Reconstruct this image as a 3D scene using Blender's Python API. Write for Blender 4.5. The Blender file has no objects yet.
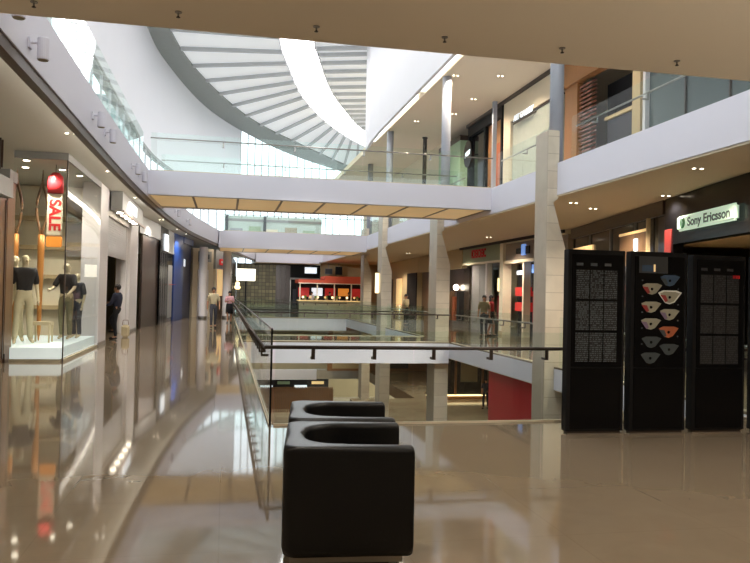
import bpy, bmesh, math, random
from mathutils import Vector, Matrix
random.seed(7)
PI = math.pi
SC = bpy.context.scene
COL = SC.collection

# ------------------------------------------------------------------ helpers
def lin(c):
    c /= 255.0
    return c / 12.92 if c <= 0.04045 else ((c + 0.055) / 1.055) ** 2.4
def rgb(r, g, b): return (lin(r), lin(g), lin(b), 1.0)

def mat(name, col, rough=0.5, metal=0.0, emit=0.0, ecol=None, var=0.12, scale=6.0, bump=0.0, spec=0.5, coat=0.0, stretch=None):
    m = bpy.data.materials.new(name); m.use_nodes = True
    nt = m.node_tree; N = nt.nodes; L = nt.links
    b = N['Principled BSDF']
    tc = N.new('ShaderNodeTexCoord'); no = N.new('ShaderNodeTexNoise')
    no.inputs['Scale'].default_value = scale; no.inputs['Detail'].default_value = 4
    src = tc.outputs['Object']
    if stretch:
        mp = N.new('ShaderNodeMapping'); mp.inputs['Scale'].default_value = stretch
        L.new(src, mp.inputs['Vector']); src = mp.outputs['Vector']
    L.new(src, no.inputs['Vector'])
    mx = N.new('ShaderNodeMix'); mx.data_type = 'RGBA'
    mx.inputs[6].default_value = tuple(max(0, c * (1 - var)) for c in col[:3]) + (1,)
    mx.inputs[7].default_value = tuple(min(1, c * (1 + var)) for c in col[:3]) + (1,)
    L.new(no.outputs['Fac'], mx.inputs[0]); L.new(mx.outputs[2], b.inputs['Base Color'])
    b.inputs['Roughness'].default_value = rough; b.inputs['Metallic'].default_value = metal
    b.inputs['Specular IOR Level'].default_value = spec
    if coat: b.inputs['Coat Weight'].default_value = coat; b.inputs['Coat Roughness'].default_value = 0.05
    if emit:
        b.inputs['Emission Color'].default_value = ecol or col; b.inputs['Emission Strength'].default_value = emit
    if bump:
        bp = N.new('ShaderNodeBump'); bp.inputs['Strength'].default_value = bump; bp.inputs['Distance'].default_value = 0.01
        L.new(no.outputs['Fac'], bp.inputs['Height']); L.new(bp.outputs['Normal'], b.inputs['Normal'])
    return m

def tile_mat(name, c1, c2, mortar, w, h, rough=0.1, msize=0.004, spec=0.5, rot=(0, 0, 0), coat=0.0, vein=0.5):
    m = bpy.data.materials.new(name); m.use_nodes = True
    nt = m.node_tree; N = nt.nodes; L = nt.links; b = N['Principled BSDF']
    tc = N.new('ShaderNodeTexCoord'); mp = N.new('ShaderNodeMapping'); mp.inputs['Rotation'].default_value = rot
    br = N.new('ShaderNodeTexBrick'); br.offset = 0.0
    br.inputs['Scale'].default_value = 1.0; br.inputs['Brick Width'].default_value = w; br.inputs['Row Height'].default_value = h
    br.inputs['Mortar Size'].default_value = msize; br.inputs['Color1'].default_value = c1; br.inputs['Color2'].default_value = c2
    br.inputs['Mortar'].default_value = mortar
    no = N.new('ShaderNodeTexNoise'); no.inputs['Scale'].default_value = 1.7; no.inputs['Detail'].default_value = 8; no.inputs['Distortion'].default_value = 1.2
    mx = N.new('ShaderNodeMix'); mx.data_type = 'RGBA'; mx.blend_type = 'MULTIPLY'; mx.inputs[0].default_value = vein
    cr = N.new('ShaderNodeValToRGB'); cr.color_ramp.elements[0].position = 0.3; cr.color_ramp.elements[0].color = (0.72, 0.7, 0.68, 1)
    cr.color_ramp.elements[1].position = 0.6; cr.color_ramp.elements[1].color = (1, 1, 1, 1)
    L.new(tc.outputs['Object'], mp.inputs['Vector']); L.new(mp.outputs['Vector'], br.inputs['Vector']); L.new(tc.outputs['Object'], no.inputs['Vector'])
    L.new(no.outputs['Fac'], cr.inputs['Fac']); L.new(br.outputs['Color'], mx.inputs[6]); L.new(cr.outputs['Color'], mx.inputs[7])
    L.new(mx.outputs[2], b.inputs['Base Color'])
    b.inputs['Roughness'].default_value = rough; b.inputs['Specular IOR Level'].default_value = spec
    if coat: b.inputs['Coat Weight'].default_value = coat; b.inputs['Coat Roughness'].default_value = 0.03
    return m

def glass_mat(name, tint=(0.86, 0.95, 0.9, 1), ior=1.45, gloss=1.0, rough=0.0):
    m = bpy.data.materials.new(name); m.use_nodes = True
    nt = m.node_tree; N = nt.nodes; L = nt.links
    for n in list(N): N.remove(n)
    out = N.new('ShaderNodeOutputMaterial'); mx = N.new('ShaderNodeMixShader'); lw = N.new('ShaderNodeLayerWeight'); lw.inputs['Blend'].default_value = .5; pw = N.new('ShaderNodeMath'); pw.operation = 'POWER'; pw.inputs[1].default_value = 4.5; fr = N.new('ShaderNodeMath'); fr.operation = 'MULTIPLY_ADD'; fr.inputs[1].default_value = .32; fr.inputs[2].default_value = (ior - 1) * .06
    tr = N.new('ShaderNodeBsdfTransparent'); tr.inputs['Color'].default_value = tint
    gl = N.new('ShaderNodeBsdfGlossy'); gl.inputs['Roughness'].default_value = rough; gl.inputs['Color'].default_value = (gloss, gloss, gloss, 1)
    L.new(lw.outputs['Facing'], pw.inputs[0]); L.new(pw.outputs[0], fr.inputs[0]); L.new(fr.outputs[0], mx.inputs['Fac']); L.new(tr.outputs[0], mx.inputs[1]); L.new(gl.outputs[0], mx.inputs[2]); L.new(mx.outputs[0], out.inputs['Surface'])
    return m

class B:
    """collects shapes in one bmesh (local coordinates of the parent)"""
    def __init__(s): s.bm = bmesh.new()
    def box(s, x0, y0, z0, x1, y1, z1):
        v = [s.bm.verts.new((x, y, z)) for z in (z0, z1) for y in (y0, y1) for x in (x0, x1)]
        for f in ((0, 2, 3, 1), (4, 5, 7, 6), (0, 1, 5, 4), (2, 6, 7, 3), (0, 4, 6, 2), (1, 3, 7, 5)): s.bm.faces.new([v[i] for i in f])
        return s
    def obox(s, c, d, rz=0.0, rx=0.0, ry=0.0):
        M = Matrix.Translation(c) @ Matrix.Rotation(rz, 4, 'Z') @ Matrix.Rotation(ry, 4, 'Y') @ Matrix.Rotation(rx, 4, 'X')
        v = [s.bm.verts.new(M @ Vector((x * d[0] / 2, y * d[1] / 2, z * d[2] / 2))) for z in (-1, 1) for y in (-1, 1) for x in (-1, 1)]
        for f in ((0, 2, 3, 1), (4, 5, 7, 6), (0, 1, 5, 4), (2, 6, 7, 3), (0, 4, 6, 2), (1, 3, 7, 5)): s.bm.faces.new([v[i] for i in f])
        return s
    def prism(s, poly, z0, z1):
        a = [s.bm.verts.new((p[0], p[1], z0)) for p in poly]; b = [s.bm.verts.new((p[0], p[1], z1)) for p in poly]; n = len(poly)
        s.bm.faces.new(a[::-1]); s.bm.faces.new(b)
        for i in range(n): s.bm.faces.new((a[i], a[(i + 1) % n], b[(i + 1) % n], b[i]))
        return s
    def prismy(s, poly, y0, y1):
        a = [s.bm.verts.new((p[0], y0, p[1])) for p in poly]; b = [s.bm.verts.new((p[0], y1, p[1])) for p in poly]; n = len(poly)
        s.bm.faces.new(a); s.bm.faces.new(b[::-1])
        for i in range(n): s.bm.faces.new((a[(i + 1) % n], a[i], b[i], b[(i + 1) % n]))
        return s
    def tube(s, pts, r, n=8, r2=None):
        pts = [Vector(p) for p in pts]; rings = []
        for i, p in enumerate(pts):
            d = (pts[min(i + 1, len(pts) - 1)] - pts[max(i - 1, 0)]).normalized()
            u = d.cross(Vector((0, 0, 1)));
            if u.length < 0.01: u = d.cross(Vector((1, 0, 0)))
            u.normalize(); w = d.cross(u)
            rr = r if r2 is None else r + (r2 - r) * i / (len(pts) - 1)
            rings.append([s.bm.verts.new(p + (u * math.cos(2 * PI * k / n) + w * math.sin(2 * PI * k / n)) * rr) for k in range(n)])
        for a, b in zip(rings, rings[1:]):
            for k in range(n): s.bm.faces.new((a[k], a[(k + 1) % n], b[(k + 1) % n], b[k]))
        s.bm.faces.new(rings[0][::-1]); s.bm.faces.new(rings[-1])
        return s
    def lathe(s, prof, c=(0, 0, 0), n=16, sx=1.0, sy=1.0):
        rings = []
        for r, z in prof:
            rings.append([s.bm.verts.new((c[0] + sx * max(r, 0.0005) * math.cos(2 * PI * k / n), c[1] + sy * max(r, 0.0005) * math.sin(2 * PI * k / n), c[2] + z)) for k in range(n)])
        for a, b in zip(rings, rings[1:]):
            for k in range(n): s.bm.faces.new((a[k], a[(k + 1) % n], b[(k + 1) % n], b[k]))
        s.bm.faces.new(rings[0][::-1]); s.bm.faces.new(rings[-1])
        return s
    def ball(s, c, r, sx=1, sy=1, sz=1, n=12, m=8):
        prof = [(r * math.sin(PI * i / m), -r * sz * math.cos(PI * i / m)) for i in range(m + 1)]
        return s.lathe(prof, c, n, sx, sy)
    def quad(s, *p):
        s.bm.faces.new([s.bm.verts.new(q) for q in p]); return s
    def strip(s, A, Bp):
        a = [s.bm.verts.new(p) for p in A]; b = [s.bm.verts.new(p) for p in Bp]
        for i in range(len(a) - 1): s.bm.faces.new((a[i], a[i + 1], b[i + 1], b[i]))
        return s
    def wall(s, pts, z0, z1, t=0.0):
        """vertical band along a plan polyline, thickness t to the left"""
        if t == 0:
            return s.strip([(p[0], p[1], z0) for p in pts], [(p[0], p[1], z1) for p in pts])
        off = []
        for i, p in enumerate(pts):
            a = pts[max(i - 1, 0)]; b = pts[min(i + 1, len(pts) - 1)]
            d = Vector((b[0] - a[0], b[1] - a[1])).normalized(); off.append((p[0] - d.y * t, p[1] + d.x * t))
        for i in range(len(pts) - 1):
            s.prism([pts[i], pts[i + 1], off[i + 1], off[i]], z0, z1)
        return s
    def obj(s, name, m, parent=None, bevel=0.0, smooth=False, seg=2):
        me = bpy.data.meshes.new(name)
        bmesh.ops.recalc_face_normals(s.bm, faces=s.bm.faces[:])
        if bevel:
            bmesh.ops.bevel(s.bm, geom=[e for e in s.bm.edges if e.is_manifold and e.calc_face_angle(0) > 0.5], offset=bevel, segments=seg, affect='EDGES', clamp_overlap=True)
        if smooth:
            for f in s.bm.faces: f.smooth = True
        s.bm.to_mesh(me); s.bm.free(); me.materials.append(m)
        o = bpy.data.objects.new(name, me); COL.objects.link(o)
        if parent: o.parent = parent
        return o

def tag(o, label, cat, group=None):
    o['label'] = label; o['category'] = cat
    if group: o['group'] = group
    return o
def thing(name, label, cat, loc=(0, 0, 0), rotz=0.0, group=None):
    o = bpy.data.objects.new(name, None); COL.objects.link(o); o.empty_display_size = 0.1
    o.location = loc; o.rotation_euler = (0, 0, rotz)
    return tag(o, label, cat, group)
def struct(o, label=None):
    o['kind'] = 'structure'
    if label: o['label'] = label
    return o
def kids(o): return [c for c in COL.objects if c.parent == o]
def dup(root, loc, rotz, label=None, group=None):
    r = root.copy(); COL.objects.link(r); r.location = loc; r.rotation_euler = (0, 0, rotz)
    if label: r['label'] = label
    if group: r['group'] = group
    for ch in kids(root):
        c = ch.copy(); COL.objects.link(c); c.parent = r
        for g in kids(ch):
            d = g.copy(); COL.objects.link(d); d.parent = c
    return r
def along(p, q):
    """frame along a wall: local x runs p->q, local y goes into the shop"""
    return math.atan2(q[1] - p[1], q[0] - p[0]), math.hypot(q[0] - p[0], q[1] - p[1])
def part_label(o, t): o['label'] = t; return o

def text_mesh(name, txt, size, m, parent, loc, rot=(PI / 2, 0, 0), depth=0.01, align='CENTER', sx=1.0, bold=0.0):
    cu = bpy.data.curves.new(name, 'FONT'); cu.body = txt; cu.size = size; cu.extrude = depth; cu.align_x = align; cu.align_y = 'CENTER'; cu.offset = bold
    t = bpy.data.objects.new(name + '_tmp', cu); COL.objects.link(t)
    bpy.context.view_layer.update()
    me = bpy.data.meshes.new_from_object(t.evaluated_get(bpy.context.evaluated_depsgraph_get()))
    bpy.data.objects.remove(t); bpy.data.curves.remove(cu)
    me.name = name; me.materials.clear(); me.materials.append(m)
    M = Matrix.Translation(loc) @ Matrix.Rotation(rot[2], 4, 'Z') @ Matrix.Rotation(rot[0], 4, 'X') @ Matrix.Diagonal((sx, 1, 1, 1))
    me.transform(M)
    o = bpy.data.objects.new(name, me); COL.objects.link(o)
    if parent: o.parent = parent
    return o

# ------------------------------------------------------------------ materials
M = {}
M['floor'] = tile_mat('polished_beige_marble', rgb(122, 108, 90), rgb(120, 106, 88), rgb(116, 102, 84), 1.2, 1.2, rough=0.05, spec=0.6, msize=0.005, vein=.3)
M['floor_low'] = tile_mat('lower_beige_marble', rgb(178, 165, 140), rgb(168, 152, 128), rgb(140, 128, 110), 1.2, 1.2, rough=0.12)
M['white'] = mat('white_plaster', rgb(214, 211, 220), 0.6, var=0.02, scale=0.8)
M['roofwhite'] = mat('roof_white', rgb(226, 226, 230), 0.7, var=0.02, scale=0.6)
M['ceil'] = mat('cream_ceiling', rgb(226, 211, 184), 0.7, var=0.02, scale=0.7)
M['soffit'] = mat('warm_soffit_paint', rgb(240, 228, 208), 0.75, var=0.02, scale=0.7)
M['leftceil'] = mat('pale_left_ceiling', rgb(205, 203, 192), 0.7, var=0.02)
M['rib'] = mat('roof_rib_grey', rgb(190, 192, 194), 0.6, var=0.04)
M['roofpanel'] = mat('glowing_roof_panel', rgb(228, 230, 232), 0.7, emit=0.27, ecol=rgb(240, 246, 250), var=0.02, scale=0.4)  # glow added to the panels in place of daylight on the roof
M['band'] = mat('roof_dark_band', rgb(140, 145, 142), 0.6, var=0.06, scale=3)
M['goldpanel'] = mat('glowing_gold_panel', rgb(206, 176, 130), 0.45, emit=0.34, ecol=rgb(235, 198, 140), var=0.2, scale=0.7)  # panels carry a weak warm glow of their own
M['stone'] = tile_mat('beige_stone_cladding', rgb(212, 200, 180), rgb(203, 190, 169), rgb(178, 165, 146), 1.4, 0.42, rough=0.35, rot=(PI / 2, 0, 0), msize=0.008, vein=0.35)
M['greycol'] = mat('grey_painted_steel', rgb(150, 152, 160), 0.45, var=0.04)
M['glass'] = glass_mat('balustrade_glass', (0.945, 0.982, 0.967, 1))
M['clear'] = glass_mat('shopfront_glass', (0.975, 0.99, 0.985, 1), ior=1.38, gloss=.6)
M['window'] = glass_mat('curtain_wall_glass', (0.96, 0.985, 0.99, 1), ior=1.3)
M['steel'] = mat('brushed_steel', rgb(150, 146, 140), 0.28, 0.9, var=0.1, scale=30)
M['darksteel'] = mat('dark_handrail', rgb(72, 62, 56), 0.35, 0.4, var=0.1)
M['leather'] = mat('black_leather', rgb(8, 8, 9), 0.38, var=0.3, scale=60, bump=0.12, spec=0.32)
M['black'] = mat('black_gloss_panel', rgb(6, 6, 8), 0.2, var=0.2, spec=0.22)
M['blackmatte'] = mat('black_matte', rgb(11, 10, 11), 0.6, var=0.2, spec=0.25)
M['darkglass'] = mat('dark_shop_glass', rgb(28, 28, 30), 0.08, var=0.3, scale=1.5)
M['listing'] = mat('grey_listing', rgb(70, 74, 78), 0.6, var=0.2, scale=14)
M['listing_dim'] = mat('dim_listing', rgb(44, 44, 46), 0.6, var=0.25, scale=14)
def listing_mat(name, c):
    m = bpy.data.materials.new(name); m.use_nodes = True
    nt = m.node_tree; N = nt.nodes; L = nt.links; b = N['Principled BSDF']; b.inputs['Roughness'].default_value = .6
    tc = N.new('ShaderNodeTexCoord'); sp_ = N.new('ShaderNodeSeparateXYZ'); L.new(tc.outputs['Object'], sp_.inputs[0])
    def mth(op, a_, b_=None, c_=None):
        n_ = N.new('ShaderNodeMath'); n_.operation = op
        for i_, v_ in enumerate((a_, b_, c_)):
            if v_ is None: continue
            if isinstance(v_, (int, float)): n_.inputs[i_].default_value = v_
            else: L.new(v_, n_.inputs[i_])
        return n_.outputs[0]
    zr = mth('MULTIPLY', sp_.outputs['Z'], 40.0); row = mth('FLOOR', zr); fr_ = mth('FRACT', zr)
    cb = N.new('ShaderNodeCombineXYZ'); L.new(mth('MULTIPLY', sp_.outputs['X'], 55.0), cb.inputs[0]); L.new(mth('MULTIPLY', row, 7.31), cb.inputs[1])
    no = N.new('ShaderNodeTexNoise'); no.inputs['Scale'].default_value = 1.0; no.inputs['Detail'].default_value = 1; L.new(cb.outputs[0], no.inputs['Vector'])
    mask = mth('MULTIPLY', mth('GREATER_THAN', no.outputs['Fac'], .47), mth('GREATER_THAN', fr_, .42))
    mx = N.new('ShaderNodeMix'); mx.data_type = 'RGBA'; mx.inputs[6].default_value = rgb(7, 7, 9); mx.inputs[7].default_value = c
    L.new(mask, mx.inputs[0]); L.new(mx.outputs[2], b.inputs['Base Color'])
    return m
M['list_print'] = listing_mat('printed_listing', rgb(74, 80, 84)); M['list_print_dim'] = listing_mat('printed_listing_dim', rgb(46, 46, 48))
M['mapcream'] = mat('map_cream', rgb(142, 138, 120), 0.6, var=0.1, scale=20)
M['maplight'] = mat('map_white', rgb(205, 205, 196), 0.5, emit=0.05, var=0.05)
M['mapred'] = mat('map_red', rgb(140, 42, 40), 0.6)
M['maporange'] = mat('map_orange', rgb(158, 84, 50), 0.6)
M['mapblue'] = mat('map_blue', rgb(52, 74, 98), 0.6)
M['mapgrey'] = mat('map_grey', rgb(56, 62, 64), 0.6)
M['mapmauve'] = mat('map_mauve', rgb(112, 92, 116), 0.6)
M['screen'] = mat('screen_white', rgb(228, 236, 244), 0.4, emit=0.9, var=0.03)
M['screenblue'] = mat('screen_blue', rgb(120, 160, 230), 0.4, emit=0.7, var=0.2, scale=3)
M['lamp'] = mat('lamp_lens', rgb(255, 240, 214), 0.4, emit=14.0, var=0.0)
M['warmglow'] = mat('warm_glow', rgb(255, 226, 170), 0.4, emit=2.2, var=0.05)
M['dimglow'] = mat('dim_warm_glow', rgb(240, 200, 140), 0.5, emit=0.6, var=0.2, scale=3)
M['orangeglow'] = mat('orange_glow', rgb(240, 150, 60), 0.5, emit=0.5, var=0.3, scale=4)
M['redglow'] = mat('red_glow', rgb(196, 44, 42), 0.5, emit=0.3, var=0.25, scale=5)
M['signgreen'] = mat('sign_pale_green', rgb(196, 220, 196), 0.4, emit=0.5, var=0.04)
M['logogreen'] = mat('sign_logo_green', rgb(40, 128, 62), 0.3, emit=0.06, var=0.3, scale=12)
M['signtext'] = mat('sign_text_grey', rgb(82, 92, 88), 0.5)
M['skypanel'] = mat('skylight_diffuser', rgb(255, 255, 255), 0.5, emit=9.0, var=0.0)
M['sunstrip'] = mat('sunstrip_glow', rgb(255, 253, 248), 0.5, emit=3.0, var=0.02)
M['bronze'] = mat('bronze_brown_panel', rgb(62, 48, 40), 0.3, 0.1, var=0.2, scale=2, stretch=(3, 3, 0.3))
M['brownwood'] = mat('brown_wood', rgb(112, 84, 58), 0.35, var=0.25, scale=3, stretch=(8, 8, 0.5))
M['wood'] = mat('honey_wood', rgb(146, 100, 58), 0.4, var=0.2, scale=3, stretch=(8, 8, 0.6))
M['slat'] = mat('dark_red_timber', rgb(116, 66, 44), 0.45, var=0.15, scale=4)
M['tan'] = mat('tan_wall', rgb(190, 168, 128), 0.6, var=0.06, scale=2)
M['beige'] = mat('beige_wall', rgb(206, 192, 166), 0.6, var=0.05, scale=2)
M['khaki'] = mat('khaki_wall', rgb(158, 148, 122), 0.6, var=0.08)
M['pier'] = mat('white_pier', rgb(216, 212, 212), 0.4, var=0.03)
M['greyfascia'] = mat('grey_fascia', rgb(140, 140, 138), 0.4, var=0.06)
M['shutter'] = mat('shutter_grey', rgb(186, 184, 184), 0.4, var=0.06)
M['blue'] = mat('deep_blue_cladding', rgb(26, 58, 122), 0.35, var=0.12, scale=1.5)
M['bluedark'] = mat('navy_cladding', rgb(16, 32, 74), 0.35, var=0.15)
M['red'] = mat('red_panel', rgb(206, 44, 52), 0.45, var=0.08, scale=2)
M['redcanopy'] = mat('red_orange_canopy', rgb(188, 74, 46), 0.5, emit=0.12, var=0.12)
M['green'] = mat('pale_green_wall', rgb(150, 172, 140), 0.5, var=0.06)
M['platform'] = mat('lit_platform', rgb(226, 240, 240), 0.3, emit=0.35, var=0.03)
M['mannequin'] = mat('mannequin_cream', rgb(206, 190, 156), 0.4, var=0.05)
M['charcoal'] = mat('charcoal_cloth', rgb(30, 27, 28), 0.8, var=0.2, scale=20)
M['navycloth'] = mat('navy_cloth', rgb(34, 38, 58), 0.85, var=0.15, scale=20)
M['greycloth'] = mat('grey_cloth', rgb(62, 62, 70), 0.85, var=0.15, scale=20)
M['beigecloth'] = mat('beige_cloth', rgb(196, 182, 148), 0.85, var=0.1, scale=20)
M['pinkcloth'] = mat('pink_white_cloth', rgb(206, 158, 164), 0.85, var=0.15, scale=30)
M['blackcloth'] = mat('black_cloth', rgb(16, 16, 20), 0.85, var=0.2, scale=20)
M['whitecloth'] = mat('white_cloth', rgb(210, 208, 200), 0.85, var=0.05, scale=20)
M['redcloth'] = mat('red_cloth', rgb(166, 52, 50), 0.85, var=0.2, scale=20)
M['oliveclothe'] = mat('olive_cloth', rgb(126, 118, 88), 0.85, var=0.15, scale=20)
M['skin'] = mat('skin', rgb(176, 128, 98), 0.55, var=0.06)
M['hair'] = mat('dark_hair', rgb(26, 20, 18), 0.5, var=0.2, scale=40)
M['shoe'] = mat('dark_shoe', rgb(22, 20, 20), 0.4)
M['gold'] = mat('gold_needle', rgb(196, 134, 72), 0.35, 0.3, var=0.2, scale=2)
M['orangepaint'] = mat('orange_paint', rgb(226, 140, 60), 0.5, var=0.1)
M['cream'] = mat('cream_panel', rgb(236, 226, 200), 0.5, var=0.04)
M['concrete'] = mat('city_concrete', rgb(150, 158, 160), 0.8, var=0.06)
M['facade'] = tile_mat('city_window_grid', rgb(150, 176, 172), rgb(126, 150, 150), rgb(205, 214, 210), 3.0, 2.2, rough=0.3, msize=0.22, rot=(PI / 2, 0, 0))
M['facade2'] = tile_mat('city_window_grid_dark', rgb(118, 130, 136), rgb(96, 108, 116), rgb(176, 184, 186), 2.4, 3.2, rough=0.3, msize=0.3, rot=(PI / 2, 0, 0))
M['plant'] = mat('plant_green', rgb(96, 130, 60), 0.6, var=0.3, scale=10)

UP, LOW, LOW2 = 4.93, -4.93, -9.86
XR = 7.8           # right edge of the void
XL = 0.57          # left edge of the void on the main floor
YF = 9.25          # front edge of the void

def interp(pts, y):
    for (x0, y0), (x1, y1) in zip(pts, pts[1:]):
        if y <= y1: return x0 + (x1 - x0) * (y - y0) / (y1 - y0)
    return pts[-1][0]
def smooth_curve(pts, n=6):
    out = []
    for i in range(len(pts) - 1):
        p0 = pts[max(i - 1, 0)]; p1 = pts[i]; p2 = pts[i + 1]; p3 = pts[min(i + 2, len(pts) - 1)]
        for k in range(n):
            t = k / n
            out.append(tuple(0.5 * (2 * p1[j] + (p2[j] - p0[j]) * t + (2 * p0[j] - 5 * p1[j] + 4 * p2[j] - p3[j]) * t * t + (3 * p1[j] - p0[j] - 3 * p2[j] + p3[j]) * t ** 3) for j in range(2)))
    out.append(pts[-1]); return out

# plan curves
FASCIA = smooth_curve([(-2.22, -8), (-2.22, 8), (-2.2, 18), (-1.95, 26), (-1.55, 32), (-0.95, 37), (-0.25, 42), (0.9, 50), (2.3, 59.4), (4.1, 68)], 5)
CW = smooth_curve([(-4.61, -8), (-4.61, 20), (-4.61, 34), (-4.55, 41.05), (-4.0, 47.6), (-1.82, 58.5), (1.80, 67.9), (7.5, 78), (16.7, 89), (28, 99)], 6)
SHOPL = [(-3.5, 17.3), (-3.5, 31.6), (-3.04, 35.5), (-2.53, 41.3), (-1.95, 45.2), (-1.1, 46.2), (-0.3, 47.6), (0.5, 49.6), (1.1, 52.5), (2.2, 62)]
SHOPR = [(8.75, 7.95), (9.58, 11.94), (10.52, 16.7), (11.95, 24.0), (12.0, 36.0), (12.3, 46.0), (13.0, 62.0)]

# ------------------------------------------------------------------ setting: floors, slabs, ceilings
f = B()
for x0, y0, x1, y1 in ((-12, -8, XL, 66), (XL, -8, XR, YF), (XR, -8, 24, 66), (XL, 24.75, XR, 28.2), (XL, 47, XR, 66)):
    f.box(x0, y0, -0.04, x1, y1, 0.0)
struct(f.obj('floor', M['floor']), 'polished beige marble floor')
f = B()
for x0, y0, x1, y1, t in ((-12, -8, XL, 66, .6), (XL, -8, XR, YF, .6), (XR, -8, 24, 66, .55), (XL, 24.75, XR, 28.2, .74), (XL, 47, XR, 66, .8)):
    f.box(x0, y0, -t, x1, y1, -0.0402)
struct(f.obj('trim_1', M['white']), 'white slab edges around the void')
c = B()
for x0, y0, x1, y1, t in ((-12, -8, XL - .05, 66, .6), (XL - .05, -8, XR + .05, YF - .05, .6), (XR + .05, -8, 24, 66, .55), (XL, 47.05, XR, 66, .8)):
    c.box(x0, y0, -t - .03, x1, y1, -t - .0002)
struct(c.obj('ceiling', M['ceil']), 'ceiling of the lower level')
# lower floors
f = B()
f.box(XR, -8, LOW - .8, 24, 45, LOW); f.box(12, 45, LOW - .8, 24, 62, LOW); f.box(XR, 62, LOW - .8, 24, 66, LOW); f.box(-12, -8, LOW - .8, XL - .6, 66, LOW); f.box(XL - .6, 62, LOW - .8, XR, 90, LOW); f.box(XL - .6, -8, LOW - .8, XR, 12, LOW)
struct(f.obj('floor', M['floor_low']), 'beige floor of the level below')
f = B(); f.box(-12, -8, LOW2 - .3, 24, 92, LOW2)
struct(f.obj('floor', M['floor_low']), 'floor two levels below')
f = B(); f.box(XL - .6, 61.9, LOW - .85, XR, 61.99, LOW + .02); f.box(XL - .69, 12, LOW - .85, XL - .6, 62, LOW + .02)
struct(f.obj('trim_2', M['white']), 'white slab edge of the level below')

# upper slab: right gallery, left gallery, bridges, soffit over the foreground
s = B()
s.box(XR, 6.85, 4.15, 24, 66, UP)
s.box(XR - .3, 59.4, 4.12, XR, 66, UP)
struct(s.obj('trim_3', M['white']), 'white edge of the upper right gallery slab')
c = B(); c.box(XR + .03, 6.9, 4.11, 24, 66, 4.1498)
struct(c.obj('ceiling', M['ceil']), 'cream soffit under the upper right gallery')
s = B()
s.box(-12, -8, 4.05, 24, 6.85, UP)
struct(s.obj('ceiling', M['soffit']), 'warm brown soffit over the foreground')
# left gallery slab edge (fascia) with dark reveal under it
far_f = [(-2.22, 6.86)] + [p for p in FASCIA if p[1] >= 7.4]
s = B(); s.wall(far_f, 4.2, UP + .03, 0.16)
struct(s.obj('trim_4', M['white']), 'curved white fascia of the upper left gallery')
s = B(); s.wall([(x - .02, y) for x, y in far_f], 4.06, 4.1998, 0.12)
struct(s.obj('trim_5', mat('dark_reveal', rgb(92, 78, 64), 0.5, var=0.1)), 'dark reveal line under the left fascia')
s = B()
for a, b in zip(far_f, far_f[1:]):
    s.prism([(a[0] - .17, a[1]), (b[0] - .17, b[1]), (-12, b[1]), (-12, a[1])], 4.66, UP)
struct(s.obj('floor', M['leftceil']), 'upper left gallery slab')
s = B(); s.wall([(x - .175, y) for x, y in far_f if y < 50], 4.44, 4.6, 0.02)  # glowing strip added to brighten the left soffit and shopfronts
struct(s.obj('trim_15', mat('added_strip_glow', rgb(255, 246, 232), .5, emit=12.0, var=0)), 'added glowing strip hidden on the inner side of the left fascia')
# bridges on the upper level
def bridge(y0, y1, x0, x1, zb, label, n):
    s = B(); s.box(x0, y0, zb, x1, y0 + .22, UP); s.box(x0, y1 - .22, zb, x1, y1, UP); s.box(x0, y0 + .22, zb + .25, x1, y1 - .22, UP - .01)
    struct(s.obj('trim_%d' % n, M['white']), 'white ' + label)
    g = B(); k = int((x1 - x0) / 1.2); w = (x1 - x0) / k
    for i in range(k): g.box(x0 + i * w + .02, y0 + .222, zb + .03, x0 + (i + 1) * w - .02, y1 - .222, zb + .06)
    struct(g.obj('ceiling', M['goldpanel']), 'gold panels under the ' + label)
    g = B()
    for i in range(k + 1): g.box(x0 + i * w - .03 + (.03 if i == 0 else 0) - (.03 if i == k else 0), y0 + .222, zb + .01, x0 + i * w + .03 + (.03 if i == 0 else 0) - (.03 if i == k else 0), y1 - .222, zb + .249)
    struct(g.obj('trim_%d' % (n + 1), M['brownwood']), 'brown ribs under the ' + label)
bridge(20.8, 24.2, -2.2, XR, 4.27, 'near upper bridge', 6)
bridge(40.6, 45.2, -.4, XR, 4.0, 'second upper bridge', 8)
s = B(); s.box(2.35, 59.4, 4.0, XR - .3, 66, UP)
struct(s.obj('trim_10', M['white']), 'white edge of the far upper gallery')
c = B(); c.box(2.36, 59.5, 3.96, XR - .3, 66, 3.9998)
struct(c.obj('ceiling', M['ceil']), 'cream soffit at the far end')

# upper right ceiling, bulkhead and added glowing cove
c = B(); c.box(7.72, -8, 9.8, 24, 60, 10.1)
struct(c.obj('ceiling', M['ceil']), 'cream ceiling of the upper right gallery')
BK = [(7.38, y) for y in range(-8, 34, 6)] + [(7.4, 36), (7.5, 39), (7.75, 41.5), (8.3, 43.5), (9.5, 45)]
s = B(); s.wall(BK, 9.86, 16.4, -0.15)
struct(s.obj('wall_right', M['roofwhite']), 'smooth white bulkhead over the right gallery')
s = B(); s.box(7.56, 6, 9.87, 7.70, 28.4, 10.42); s.box(7.56, 29.4, 9.87, 7.70, 38.5, 10.36)  # glowing boxes stand in for sunlight on the ceiling edge
struct(s.obj('trim_11', M['sunstrip']), 'added glowing cove along the ceiling edge')

s = B(); s.box(11.1, 23.3, 9.66, 11.195, 33.2, 9.795)  # solid dark strip in place of a shaded gap
struct(s.obj('trim_16', mat('painted_shadow_gap', rgb(64, 54, 44), .6)), 'dark strip painted as a shadow gap under the upper ceiling')
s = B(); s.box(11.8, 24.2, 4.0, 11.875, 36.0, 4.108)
struct(s.obj('trim_17', mat('dark_ceiling_line', rgb(48, 42, 36), .6)), 'dark line along the top of the right shopfronts')
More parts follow.
